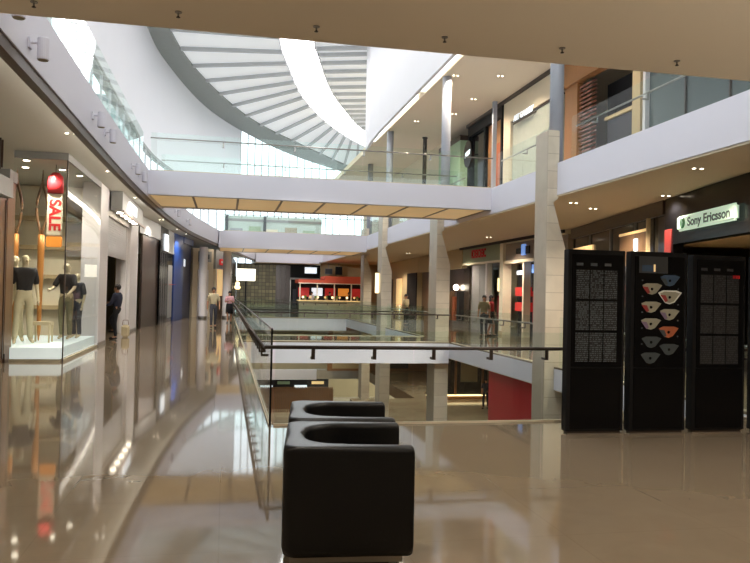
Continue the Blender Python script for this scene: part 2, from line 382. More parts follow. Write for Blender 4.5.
# roof
ZR = 16.0
bL = [(x, y) for x, y in CW]
bR = smooth_curve([(-3.5, -8), (-3.5, 20), (-3.5, 32), (-3.43, 40.7), (-2.0, 49.9), (1.68, 61.6), (6.8, 71), (15.5, 84.7), (24, 94), (36, 103)], 6)
sL = smooth_curve([(1.9, -8), (1.9, 15), (2.1, 30), (2.58, 40.5), (3.76, 47.1), (5.5, 54.2), (8.45, 61.7), (12.6, 69.2), (18, 76), (26, 84)], 6)
sR = smooth_curve([(3.7, -8), (3.7, 15), (3.95, 28), (4.6, 40.3), (5.4, 44.6), (7.0, 51), (8.85, 56.3), (11.6, 62.8), (16, 69), (24, 76)], 6)
rR = [(x + 14, y - 5) for x, y in sR]
def z3(L, z): return [(x, y, z) for x, y in L]
struct(B().strip(z3(bL, ZR), z3(bR, ZR)).wall(bR, ZR, ZR + .3, 0).obj('ceiling', M['band']), 'grey curved band of the roof')
r = B(); r.strip(z3(bR, ZR + .15), z3(sL, ZR + .15)); r.strip(z3(sR, ZR + .15), z3(rR, ZR + .15))
struct(r.obj('ceiling', M['roofpanel']), 'white roof ceiling with added glow')
struct(B().strip(z3(sL, ZR + .3), z3(sR, ZR + .3)).obj('window_1', M['skypanel']), 'long curved skylight')
r = B(); n = len(bR)
def lerp2(a, b, t): return (a[0] + (b[0] - a[0]) * t, a[1] + (b[1] - a[1]) * t)
def at_curve(L, t):
    i = min(int(t), len(L) - 2); return lerp2(L[i], L[i + 1], t - i)
def arc_params(L_, step, y0):
    acc = 0.0; out = []
    for i in range(len(L_) - 1):
        d = math.hypot(L_[i + 1][0] - L_[i][0], L_[i + 1][1] - L_[i][1])
        if L_[i + 1][1] < y0: continue
        while acc < d: out.append(i + acc / d); acc += step
        acc -= d
    return out
for t in arc_params(bR, 3.3, 10):
    if t > n - 1.1: break
    for A, Bc in ((bR, sL), (sR, rR)):
        a = at_curve(A, t); b = at_curve(Bc, t); d = Vector((b[0] - a[0], b[1] - a[1])); ang = math.atan2(d.y, d.x)
        r.obox(((a[0] + b[0]) / 2, (a[1] + b[1]) / 2, ZR + .03), (d.length - .1, .22, .2), ang)
struct(r.obj('trim_12', M['rib']), 'grey ribs across the roof')
r = B()
for k in range(26):
    t = 8 + k * 1.7
    if t > n - 1.1: break
    a = at_curve(sL, t); b = at_curve(sR, t); d = Vector((b[0] - a[0], b[1] - a[1]))
    r.obox(((a[0] + b[0]) / 2, (a[1] + b[1]) / 2, ZR + .2), (d.length, .07, .1), math.atan2(d.y, d.x))
for L_ in (sL, sR):
    r.wall(L_, ZR + .0, ZR + .31, 0.08)
struct(r.obj('trim_13', M['roofwhite']), 'white frame of the skylight')
# left upper wall: white panel above, glazed clerestory below, curtain wall at the far end
cw_near = [p for p in CW if p[1] <= 66.5]; cw_far = [p for p in CW if p[1] >= 65.0]
struct(B().wall(cw_near, 9.6, 16.05, 0.12).obj('wall_left', M['roofwhite']), 'smooth white curved wall under the roof')
struct(B().wall([(x + .03, y) for x, y in cw_near], 9.42, 9.5998, 0.3).obj('trim_14', M['band']), 'grey beam over the clerestory')
def glazing(pts, z0, z1, n, step, rows, label, k):
    root = B().wall(pts, z0, z1, 0).obj('window_%d' % k, M['window']); struct(root, label)
    m = B(); acc = 0.0; last = pts[0]
    for a, b in zip(pts, pts[1:]):
        L = math.hypot(b[0] - a[0], b[1] - a[1]); ang = math.atan2(b[1] - a[1], b[0] - a[0]); d = (step - acc) if acc else 0
        pos = d
        while pos < L:
            m.obox((a[0] + (b[0] - a[0]) * pos / L, a[1] + (b[1] - a[1]) * pos / L, (z0 + z1) / 2), (.05, .1, z1 - z0), ang); pos += step
        acc = step - (pos - L)
        for rr in range(1, rows):
            zz = z0 + (z1 - z0) * rr / rows
            m.obox(((a[0] + b[0]) / 2, (a[1] + b[1]) / 2, zz), (L, .05, .04), ang)
    o = m.obj('window_frame', M['rib'], root)
    return root
glazing(cw_near, UP, 9.42, 0, 2.0, 3, 'glazed clerestory of the upper left gallery', 2)
glazing(cw_far, LOW, 16.0, 0, 1.6, 8, 'glazed curtain wall at the far end', 3)

# enclosing walls behind the camera and outside the frame
s = B(); s.box(-12, -8.2, LOW, 24, -8, UP)
struct(s.obj('wall_back', M['beige']), 'beige wall behind')
struct(B().box(-10, -7.95, .3, 20, -7.9, 3.7).obj('window_4', mat('unseen_panel_glow', rgb(255, 236, 206), .4, emit=.12, var=.1, scale=.5)), 'added glow panel behind the viewer')  # unseen glowing panel added to light the foreground soffit
s = B()
s.box(-12.2, -8, LOW2, -12, 66, UP)
struct(s.obj('wall_left', M['beige']), 'far back wall of the left shops')
s = B(); s.box(24, -8, LOW2, 24.2, 66, 10)
struct(s.obj('wall_right', M['beige']), 'far back wall of the right shops')
s = B(); s.wall([(14.9, 62.2), (14.2, 46.0), (13.9, 36.0), (13.8, 24.2)], .001, 4.1, .1)
struct(s.obj('wall_right', M['khaki']), 'back wall inside the right shops')
s = B(); s.box(13.3, 66.0, LOW, 24, 66.2, UP)
struct(s.obj('wall_far', M['khaki']), 'far wall of the right shops')
s = B(); s.box(-12, 66, LOW, -2.9, 66.2, UP)
struct(s.obj('wall_far', M['khaki']), 'far wall of the left shops')

# ------------------------------------------------------------------ camera
cam = bpy.data.cameras.new('camera'); cam.sensor_width = 36; cam.lens = 36 * 729 / 750; cam.clip_end = 500
co = bpy.data.objects.new('camera', cam); COL.objects.link(co); SC.camera = co
yaw, pitch, roll = map(math.radians, (11.6, 0.93, 1.25))
Rm = Matrix.Rotation(-yaw, 4, 'Z') @ Matrix.Rotation(PI / 2 + pitch, 4, 'X') @ Matrix.Rotation(roll, 4, 'Z')
co.matrix_world = Matrix.Translation((0, 0, 1.68)) @ Rm

# ------------------------------------------------------------------ balustrades
def balustrade(label, p, q, z, group, gh=1.2, rh=0.97, off=0.13, panel=1.6, sp=0.78, rail='darksteel', ext0=0.0, ext1=0.0, r=0.024):
    """glass wall p->q, handrail on its right-hand side"""
    ang, L = along(p, q)
    t = thing('glass_balustrade', label, 'balustrade', (p[0], p[1], z), ang, group)
    n = max(1, round(L / panel)); w = L / n
    for i in range(n):
        B().box(i * w + .008, -.008, .0, (i + 1) * w - .008, .008, gh).obj('glass_panel', M['glass'], t)
    b = B(); b.box(0, -.022, 0, L, -.0085, .025); b.box(0, .0085, 0, L, .022, .025); b.obj('base_channel', M['beige'], t)
    B().tube([(-ext0, -off, rh), (L + ext1, -off, rh)], r, 10).obj('handrail', M[rail], t, smooth=True)
    k = max(1, int(L / sp)); s0 = (L - (k - 1) * sp) / 2
    for i in range(min(k, 95)):
        x = s0 + i * sp
        bb = B(); bb.box(x - .022, -off - .01, rh - .15, x + .022, -off + .012, rh - .015); bb.box(x - .02, -off + .012, rh - .15, x + .02, -.0085, rh - .12)
        bb.obj('bracket', M[rail], t)
    return t
G1 = 'glass balustrades around the void on the main floor'; G2 = 'glass balustrades of the upper level'
balustrade('clear glass balustrade with dark handrail along the near end of the void, behind the armchairs', (XL + .06, YF - .06), (XR, YF - .06), 0, G1, ext0=.14, rh=.99)
balustrade('long glass balustrade with ladder-like brackets running along the left corridor beside the void', (XL - .06, 24.4), (XL - .06, YF - .02), 0, G1, rail='steel', sp=.62, ext1=.17) if 0 else None
t = balustrade('long glass balustrade with ladder-like brackets running along the left corridor from the near corner', (XL + .02, 46.8), (XL + .02, YF - .02), 0, G1, sp=.62, ext1=.13, off=.1)
B().tube([(0, 0, 1.205), (37.55, 0, 1.205)], .012, 6).obj('glass_edge_trim', M['darksteel'], t)
B().box(37.56, -.012, 0, 37.585, .012, 1.21).obj('corner_strip', M['blackmatte'], t)
balustrade('greenish glass balustrade on the near side of the footbridge crossing the void', (XL + .06, 24.8), (XR, 24.8), 0, G1)
balustrade('greenish glass balustrade on the far side of the footbridge crossing the void', (XL + .06, 28.15), (XR, 28.15), 0, G1, off=-.13)
balustrade('distant glass balustrade at the far end of the void, below the red canopied kiosk', (XL, 47.06), (XR, 47.06), 0, G1)
PY = [16.35, 25.65, 35.2, 44.6]
RG = [(YF, 16.2, 'right gallery glass balustrade between the directory boards and the nearest pillar'), (17.2, 24.6, 'right gallery glass balustrade just beyond the nearest stone pillar'),
      (28.3, 35.1, 'right gallery glass balustrade between the second and third pillars'), (36.4, 46.9, 'right gallery glass balustrade beyond the third pillar')]
for y0, y1, lb in RG:
    balustrade(lb, (XR + .06, y0), (XR + .06, y1), 0, G1, rail='steel', off=.13)
balustrade('glass balustrade on the near edge of the upper footbridge', (-2.1, 20.86), (XR, 20.86), UP, G2, gh=1.05, rh=.88, rail='steel', sp=2.0, panel=2.0, r=.02)
balustrade('glass balustrade on the far edge of the upper footbridge', (-2.1, 24.14), (XR, 24.14), UP, G2, gh=1.05, rh=.88, off=-.12, rail='steel', sp=2.0, panel=2.0, r=.02)
balustrade('glass balustrade on the second upper footbridge further away', (-.2, 40.66), (XR, 40.66), UP, G2, gh=1.05, rh=.88, rail='steel', sp=2.0, panel=2.0, r=.02)
URG = [(8.0, 16.0, 'sloping-looking glass balustrade of the upper right gallery nearest the viewer'), (17.0, 20.8, 'short glass balustrade of the upper right gallery between the pillar and the bridge'),
       (24.2, 40.6, 'glass balustrade of the upper right gallery between the two bridges')]
for y0, y1, lb in URG:
    balustrade(lb, (XR + .18, y1), (XR + .18, y0), UP, G2, gh=1.05, rh=.84, off=-.12, rail='steel', sp=2.0, panel=2.0, r=.02)
lf = [p for p in FASCIA if 7 <= p[1] <= 20.5]
balustrade('glass balustrade on the upper left gallery above the white fascia', (-2.3, 7.0), (-2.28, 20.6), UP + .03, G2, gh=.95, rh=.85, off=-.1, rail='steel', sp=2.0, panel=2.0, r=.02)

# ------------------------------------------------------------------ pillars
def pillar(y, label, dep=.72):
    t = thing('stone_pillar', label, 'pillar', (7.55 if y < 40 else 8.42, y, LOW), 0, 'stone clad pillars along the right edge of the void')
    z0 = 0; zt = UP - LOW
    b = B()
    # tapering haunch under the slab, straight shaft below, slim above
    b.prismy([(0, 0), (.52, 0), (.52, 7.72), (.17, 8.9), (.3, 9.0), (.3, 10.65), (0, 10.65)], 0, dep)
    b.obj('stone_cladding', M['stone'], t, bevel=.015)
    B().tube([(.37, .36, 9.87), (.37, .36, 14.73)], .17, 20).obj('round_column', M['greycol'], t, smooth=True)
    B().lathe([(.21, 0), (.21, .05), (.17, .06)], (.37, .36, 9.872), 20).obj('collar', M['steel'], t)
    return t
PL = ['nearest and largest beige stone pillar beside the directory boards', 'second beige stone pillar, right of the gap with dark shopfront',
      'third beige stone pillar with slender upper column', 'fourth beige stone pillar, farthest of the row']
for y, l in zip(PY, PL): pillar(y, l, .72 if y < 20 else 1.0)

# ------------------------------------------------------------------ armchairs
def tub_chair(loc, rz, label):
    t = thing('tub_armchair', label, 'armchair', loc, rz, 'black leather tub armchairs in a row')
    W, D, H = .775, .9, .745      # x: back at x=0, open front at x=W ; y: depth across arms
    def arc(cx, cy, r, a0, a1, n=8): return [(cx + r * math.cos(a0 + (a1 - a0) * i / n), cy + r * math.sin(a0 + (a1 - a0) * i / n)) for i in range(n + 1)]
    ro = .07
    outer = [(W, 0), (.55, 0), (.3, 0)] + arc(ro, ro, ro, -PI / 2, -PI, 8) + [(0, D / 2)] + arc(ro, D - ro, ro, PI, PI / 2, 8) + [(.3, D), (.55, D), (W, D)]
    ri = .27; ta, tb = .11, .13
    inner = [(W, ta), (.58, ta), (.42, ta)] + arc(tb + ri, ta + ri, ri, -PI / 2, -PI, 8) + [(tb, D / 2)] + arc(tb + ri, D - ta - ri, ri, PI, PI / 2, 8) + [(.42, D - ta), (.58, D - ta), (W, D - ta)]
    zb = .075; e = .04
    bm = bmesh.new(); rings = []
    for o_, i_ in zip(outer, inner):
        o2, i2 = Vector(o_), Vector(i_); d = (i2 - o2); L = d.length; d /= L
        prof = [(e * .6, zb), (.0, zb + .05), (0, .4), (0, H - e)]
        for k in range(1, 6):
            a = PI / 2 * k / 6; prof.append((e * (1 - math.cos(a)), H - e + e * math.sin(a)))
        prof += [(e, H), (L - e, H)]
        for k in range(1, 6):
            a = PI / 2 * k / 6; prof.append((L - e + e * math.sin(a), H - e + e * math.cos(a)))
        prof += [(L, H - e), (L, .5), (L, .3), (L * .9, zb)]
        rings.append([bm.verts.new(((o2 + d * s_).x, (o2 + d * s_).y, z)) for s_, z in prof])
    for a, b in zip(rings, rings[1:]):
        m = len(a)
        for k in range(m): bm.faces.new((a[k], a[(k + 1) % m], b[(k + 1) % m], b[k]))
    # rounded arm fronts
    for ring, sgn in ((rings[0], 1), (rings[-1], 1)):
        cx = sum((v.co for v in ring), Vector()) / len(ring)
        prev = ring
        for k in (1, 2, 3):
            a = PI / 2 * k / 3
            new = []
            for v in ring:
                p = v.co.lerp(cx, .0); q = p + (cx - p) * 0; off = (cx - p); off.x = 0
                l = off.length; sh = min(.03, l) * (1 - math.cos(a)); q = p + off.normalized() * sh if l > 1e-6 else p.copy()
                q.x += .03 * math.sin(a); new.append(bm.verts.new(q))
            m = len(ring)
            for k2 in range(m): bm.faces.new((prev[k2], prev[(k2 + 1) % m], new[(k2 + 1) % m], new[k2]))
            prev = new
        bm.faces.new(prev)
    bb = B(); bb.bm.free(); bb.bm = bm
    bb.obj('shell', M['leather'], t, smooth=True)
    B().box(.12, ta + .004, .1, W - .01, D - ta - .004, .42).obj('seat_cushion', M['leather'], t, bevel=.04, seg=4, smooth=True)
    f_ = B(); f_.box(.05, .05, .03, W - .03, .09, .0745); f_.box(.05, D - .09, .03, W - .03, D - .05, .0745); f_.box(.05, .09, .03, .09, D - .09, .0745); f_.box(W - .07, .09, .03, W - .03, D - .09, .0745)
    f_.box(.05, .05, .07, W - .03, D - .05, .0748)
    f_.obj('base_frame', M['steel'], t)
    for x, y in ((.1, .08), (W - .09, .08), (.1, D - .08), (W - .09, D - .08)):
        B().lathe([(.022, 0), (.025, .004), (.018, .03)], (x, y, 0), 12).obj('foot', M['steel'], t)
    return t
rz = math.radians(-6.5)
c1 = tub_chair((.365, 4.42, 0), rz, 'nearest black leather tub armchair, its flat side toward the viewer')
dx, dy = math.cos(rz + PI / 2), math.sin(rz + PI / 2)
c2 = dup(c1, (.365 + dx * 1.0, 4.42 + dy * 1.0, 0), rz, 'black leather tub armchair standing behind the nearest one')

# ------------------------------------------------------------------ directory totems
def totem(x0, x1, y, h, kind, label, ang=0.0):
    W = x1 - x0
    t = thing('directory_board', label, 'information board', (x0, y, 0), ang, 'black mall directory boards')
    b = B(); b.box(.0, .0, .03, W, .13, h)
    b.obj('cabinet', M['blackmatte'], t, bevel=.006)
    B().box(.03, .02, 0, W - .03, .11, .0298).obj('plinth', M['darksteel'], t)
    d = B(); d.box(.05, -.012, .83, W - .04, -.0005, h - .06); d.obj('display_panel', M['black'], t)
    B().box(.05, -.01, .06, W - .04, -.0005, .81).obj('lower_panel', M['black'], t)
    if kind in ('list', 'dim'):
        m1 = M['listing'] if kind == 'list' else M['listing_dim']
        for ci in range(3):
            cx = .10 + ci * (W - .2) / 3
            hd = B(); hd.box(cx, -.0145, h - .2, cx + .09, -.0122, h - .165); hd.obj('column_heading', m1, t)
            m2 = M['list_print'] if kind == 'list' else M['list_print_dim']
            for (z1_, z0_) in ((h - .25, h - .61), (h - .64, h - 1.0), (h - 1.03, h - 1.39)):
                B().box(cx, -.0145, z0_, cx + .175, -.0122, z1_).obj('listing_column', m2, t)
        if kind == 'dim':
            B().box(W - .2, -.0145, h - .29, W - .1, -.0122, h - .25).obj('red_marker', M['redglow'], t)
    else:
        B().box(.1, -.0145, h - .27, .5, -.0122, h - .06).obj('header_panel', mat('header_dim', rgb(58, 60, 62), .4), t)
        B().box(.14, -.016, h - .25, .3, -.0147, h - .17).obj('header_picture', M['mapblue'], t)
        B().box(.301, -.016, h - .25, .325, -.0147, h - .16).obj('header_strip', M['dimglow'], t)
        def fan(cx, cz, sc, m1, m2, border=None, name='level_map'):
            pts = [(-.16, .055), (-.09, .085), (.09, .085), (.17, .06), (.07, -.06), (.0, -.085), (-.06, -.07)]
            P_ = lambda k: [(cx + a * sc * k, cz + c_ * sc * k) for a, c_ in pts]
            if border: B().prismy(P_(1.22), -.0142, -.0122).obj('map_border', border, t)
            o = B().prismy(P_(1.0), -.0165, -.0143).obj(name, m1, t)
            if m2: B().prismy([(cx - .16 * sc, cz + .035 * sc), (cx - .07 * sc, cz + .03 * sc), (cx - .03 * sc, cz - .05 * sc), (cx - .07 * sc, cz - .075 * sc)], -.0185, -.0167).obj('map_accent', m2, o)
            B().prismy([(cx + .0 + .02 * math.cos(k), cz + .02 * math.sin(k)) for k in (0, 1.2, 2.4, 3.6, 4.8)], -.0185, -.0167).obj('map_mark', M['black'], o)
        zs = h - .43
        for cx_, dz_, m1_, m2_, bd_ in ((.53, .36, 'mapblue', 'mapgrey', None), (.28, .47, 'mapcream', 'mapred', None), (.53, .57, 'mapcream', 'mapred', 'maplight'), (.27, .70, 'mapcream', 'mapred', None), (.53, .79, 'mapcream', 'mapmauve', None),
                                        (.27, .91, 'mapcream', 'mapmauve', None), (.52, 1.01, 'maporange', 'mapgrey', None), (.28, 1.14, 'mapgrey', None, None), (.53, 1.23, 'mapgrey', None, None), (.27, 1.34, 'mapgrey', None, None)):
            fan(cx_, h - dz_, .84, M[m1_], M[m2_] if m2_ else None, M[bd_] if bd_ else None)
        b = B()
        for k in range(9): b.box(.14 + (k % 2) * .5, -.0145, h - .37 - k * .1, .16 + (k % 2) * .5, -.0122, h - .355 - k * .1)
        b.obj('level_marks', M['listing'], t)
    return t
totem(4.15, 4.92, 8.34, 2.28, 'list', 'leftmost black directory board with grey shop listings, by the pillar')
totem(4.98, 5.76, 8.3, 2.28, 'map', 'black directory board showing cream and orange fan-shaped level maps')
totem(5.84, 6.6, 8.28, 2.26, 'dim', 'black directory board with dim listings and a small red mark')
totem(6.69, 7.46, 8.22, 2.26, 'list', 'directory board cut off by the right edge of the picture')

# ------------------------------------------------------------------ small fittings
def sprinkler(x, y):
    t = thing('sprinkler_head', 'small sprinkler head hanging from the brown foreground soffit', 'sprinkler', (x, y, 4.05), 0, 'sprinkler heads on the foreground soffit')
    B().lathe([(.03, -.008), (.03, -.0005)], (0, 0, 0), 12).obj('escutcheon', M['steel'], t)
    B().tube([(0, 0, -.0085), (0, 0, -.035)], .008, 8).obj('pipe', M['steel'], t)
    B().lathe([(.004, -.052), (.018, -.049), (.018, -.046), (.006, -.0355)], (0, 0, 0), 10).obj('deflector', M['darksteel'], t)
    return t
sp = [(-1.62, 6.5), (-.45, 6.42), (.74, 6.45), (1.92, 6.41), (3.08, 6.4), (4.33, 6.45)]
SPL = ['leftmost', 'second from left', 'third from left', 'fourth from left', 'fifth from left', 'rightmost']
for p, l in zip(sp, SPL):
    o = sprinkler(*p); o['label'] = 'small sprinkler head under the brown foreground soffit, %s of the row' % l

def spotlamp(x, y, z, power, color=(1, .87, .7), size=2.5, blend=.6, name='spot_beam'):
    l = bpy.data.lights.new(name, 'SPOT'); l.energy = power; l.color = color; l.spot_size = size; l.spot_blend = blend; l.shadow_soft_size = .04
    o = bpy.data.objects.new(name, l); COL.objects.link(o); o.location = (x, y, z); return o
DL = None
def downlight(x, y, z, label, group, power=0, twin=True, size=2.4, color=(1, .87, .7)):
    global DL
    if DL is None:
        DL = thing('downlight', label, 'ceiling light', (x, y, z), 0, group)
        for k, dx in enumerate((-.078, .078)):
            B().lathe([(.042, -.012), (.05, -.0005)], (dx, 0, 0), 14).obj('trim_ring', M['white'], DL)
            B().lathe([(.029, -.016), (.032, -.0122)], (dx, 0, 0), 14).obj('lens', M['lamp'], DL)
        o = DL
    else: o = dup(DL, (x, y, z), 0, label, group)
    if power: spotlamp(x, y, z - .06, power, color, size)
    return o
GR = 'twin downlights in the lower right soffit'; GU = 'twin downlights in the upper right ceiling'; GF = 'twin downlights in the foreground soffit, out of view'
dlr = [(10.0, 15.25, 'twin downlight in the right soffit above the left end of the lit green sign'), (9.7, 18.12, 'twin downlight in the right soffit behind the nearest pillar top'),
       (8.66, 17.2, 'twin downlight in the right soffit close beside the nearest pillar'), (8.45, 11.9, 'twin downlight in the right soffit at the right edge of the picture'),
       (10.4, 22.5, 'twin downlight in the right soffit between the first two pillars, near the shops'), (10.6, 28.5, 'twin downlight in the right soffit above the two women'),
       (10.6, 35, 'twin downlight in the right soffit beyond the second pillar'), (10.6, 42, 'twin downlight in the right soffit beyond the third pillar'), (10.6, 50, 'twin downlight in the right soffit at the far end')]
for x, y, l in dlr: downlight(x, y, 4.11, l, GR, 620)
dlu = [(8.15, 25.7, 'twin downlight in the upper right ceiling nearest the ceiling edge'), (9.86, 28.6, 'twin downlight in the upper right ceiling above the round sign'), (9.85, 31.2, 'twin downlight in the upper right ceiling above the pale green box'),
       (9.74, 25.3, 'twin downlight in the upper right ceiling near the gallery sign'), (8.6, 33.0, 'twin downlight in the upper right ceiling behind the second column'), (9.0, 20.0, 'twin downlight in the upper right ceiling above the near balustrade')]
for x, y, l in dlu: downlight(x, y, 9.8, l, GU, 420)
for x, y in ((-4.5, 3.2), (0, 3.0), (3, 5.0), (6, 5.0), (-2.5, -1), (2.5, -1), (7.5, 2)):
    spotlamp(x, y, 3.99, 265, (1, .9, .76), 2.4)

GLF = 'added twin downlights in the left corridor soffit'; LN = ['beside the wood-clad front', 'beside the mannequin window', 'before the half closed shutter', 'before the brown-black shopfront', 'before the black shopfront with the screen', 'before the blue shopfront']
for (x, y), l in zip([(-3.0, 15.0), (-2.95, 19.6), (-2.9, 25.0), (-2.75, 32.5), (-2.35, 37.5), (-2.05, 40.5)], LN):  # downlights added to brighten the left corridor
    downlight(x, y, 4.66, 'added twin downlight in the left corridor soffit ' + l, GLF, 420, color=(1, .93, .84))
GLL = 'added lamps under the ceiling of the lower level'
for (x, y), l in zip([(10.6, 20), (10.6, 28), (10.6, 36), (10.6, 44), (14, 30), (14, 48)], range(6)):  # bare lamps added to brighten the lower levels, no fittings
    spotlamp(x, y, -.64, 420, (1, .87, .7), 2.4)
for (x, y) in ((2, 58), (6, 58)):
    spotlamp(x, y, -.9, 500)
for (x, y) in ((2, 70), (7, 70), (2, 45), (6, 50)):
    spotlamp(x, y, LOW - .95 if y > 62 else LOW2 + 4, 350)
def fill_spot(x, y, z, tx, ty, tz, power, deg):  # unseen fill lamps added to brighten the slab edges
    o = spotlamp(x, y, z, power, (1, .97, .93), math.radians(deg), .5, 'fill_beam')
    d = Vector((tx - x, ty - y, tz - z)); o.rotation_euler = d.to_track_quat('-Z', 'Y').to_euler()
fill_spot(2.2, 6.5, 5.2, 2.6, 25, -.6, 5000, 30); fill_spot(5.6, 6.5, 5.2, 5.4, 25, -.6, 3200, 26)
for x_, y_ in ((-3.4, 2.4), (4.6, 2.6), (9.0, 5.4)):  # unseen upward lamps added to brighten the foreground soffit
    o_ = spotlamp(x_, y_, 1.7, 120, (1, .9, .76), 2.7, .4, 'added_uplight_beam'); o_.rotation_euler = (PI, 0, 0)
fill_spot(4.0, 25.5, 4.0, 3.2, 47, -.4, 3500, 26); fill_spot(3.0, 46.5, 4.6, 4.5, 59.4, 4.5, 1200, 60)
def fascia_spot(x, y, z, label):
    t = thing('fascia_spotlight', label, 'spotlight', (x, y, z), 0, 'white cylinder spotlights on the left fascia')
    B().box(0.0005, -.05, -.02, .025, .05, .1).obj('bracket', M['white'], t)
    B().tube([(.02, 0, .05), (.1, 0, .05)], .018, 8).obj('arm', M['white'], t)
    B().lathe([(.06, -.14), (.064, -.135), (.064, .1), (.055, .11)], (.15, 0, 0), 18).obj('housing', M['white'], t, smooth=False)
    B().lathe([(.054, -.146), (.054, -.1402)], (.15, 0, 0), 18).obj('lens', M['khaki'], t)
    return t
FS = [(7.75, 'nearest white cylinder spotlight on the left fascia, at the top left corner'), (8.75, 'second white cylinder spotlight on the left fascia'),
      (12.7, 'front one of the pair of white spotlights midway along the left fascia'), (14.0, 'rear one of the pair of white spotlights midway along the left fascia'),
      (17.7, 'front one of the pair of white spotlights just before the upper bridge'), (18.9, 'rear one of the pair of white spotlights just before the upper bridge'),
      (27.5, 'front one of the pair of white spotlights on the fascia beyond the bridge'), (31.0, 'rear one of the pair of white spotlights on the fascia beyond the bridge')]
for y, l in FS:
    fascia_spot(interp(FASCIA, y) + .002, y, 4.36 if 8 < y < 9 else 4.47, l)

# ------------------------------------------------------------------ figures
def skin_obj(name, V, Ed, Rd, m, parent, sub=1):
    me = bpy.data.meshes.new(name); me.from_pydata(V, Ed, []); o = bpy.data.objects.new(name, me); COL.objects.link(o)
    md = o.modifiers.new('skin', 'SKIN'); md.use_smooth_shade = True
    for i, r in enumerate(Rd): me.skin_vertices[0].data[i].radius = (r, r) if not isinstance(r, tuple) else r
    me.skin_vertices[0].data[0].use_root = True
    ss = o.modifiers.new('sub', 'SUBSURF'); ss.levels = sub; ss.render_levels = sub
    bpy.context.view_layer.update()
    m2 = bpy.data.meshes.new_from_object(o.evaluated_get(bpy.context.evaluated_depsgraph_get()))
    bpy.data.objects.remove(o); bpy.data.meshes.remove(me)
    m2.name = name; m2.materials.clear(); m2.materials.append(m)
    for p in m2.polygons: p.use_smooth = True
    q = bpy.data.objects.new(name, m2); COL.objects.link(q)
    if parent: q.parent = parent
    return q
BASE = dict(pel=(0, 0, .95), waist=(0, 0, 1.09), chest=(0, -.01, 1.28), nk0=(0, .005, 1.43), nk1=(0, -.005, 1.50), hd0=(0, -.02, 1.56), hd1=(0, -.01, 1.635), top=(0, 0, 1.69),
            shL=(-.17, 0, 1.39), shR=(.17, 0, 1.39), elL=(-.225, .03, 1.11), elR=(.225, .03, 1.11), wrL=(-.235, -.05, .87), wrR=(.235, -.05, .87), haL=(-.235, -.075, .79), haR=(.235, -.075, .79),
            hpL=(-.088, 0, .9), hpR=(.088, 0, .9), knL=(-.095, -.025, .5), knR=(.095, -.025, .5), anL=(-.09, .02, .085), anR=(.09, .02, .085), toL=(-.1, -.13, .03), toR=(.1, -.13, .03))
RAD = dict(pel=(.15, .1), waist=(.125, .09), chest=(.15, .1), nk0=.065, nk1=.05, hd0=(.068, .085), hd1=(.078, .095), top=.05, sh=.062, el=.042, wr=.028, ha=(.016, .036), hp=.085, kn=.055, an=.04, to=.032)
def R_(k): return RAD[k] if k in RAD else RAD[k[:2]]
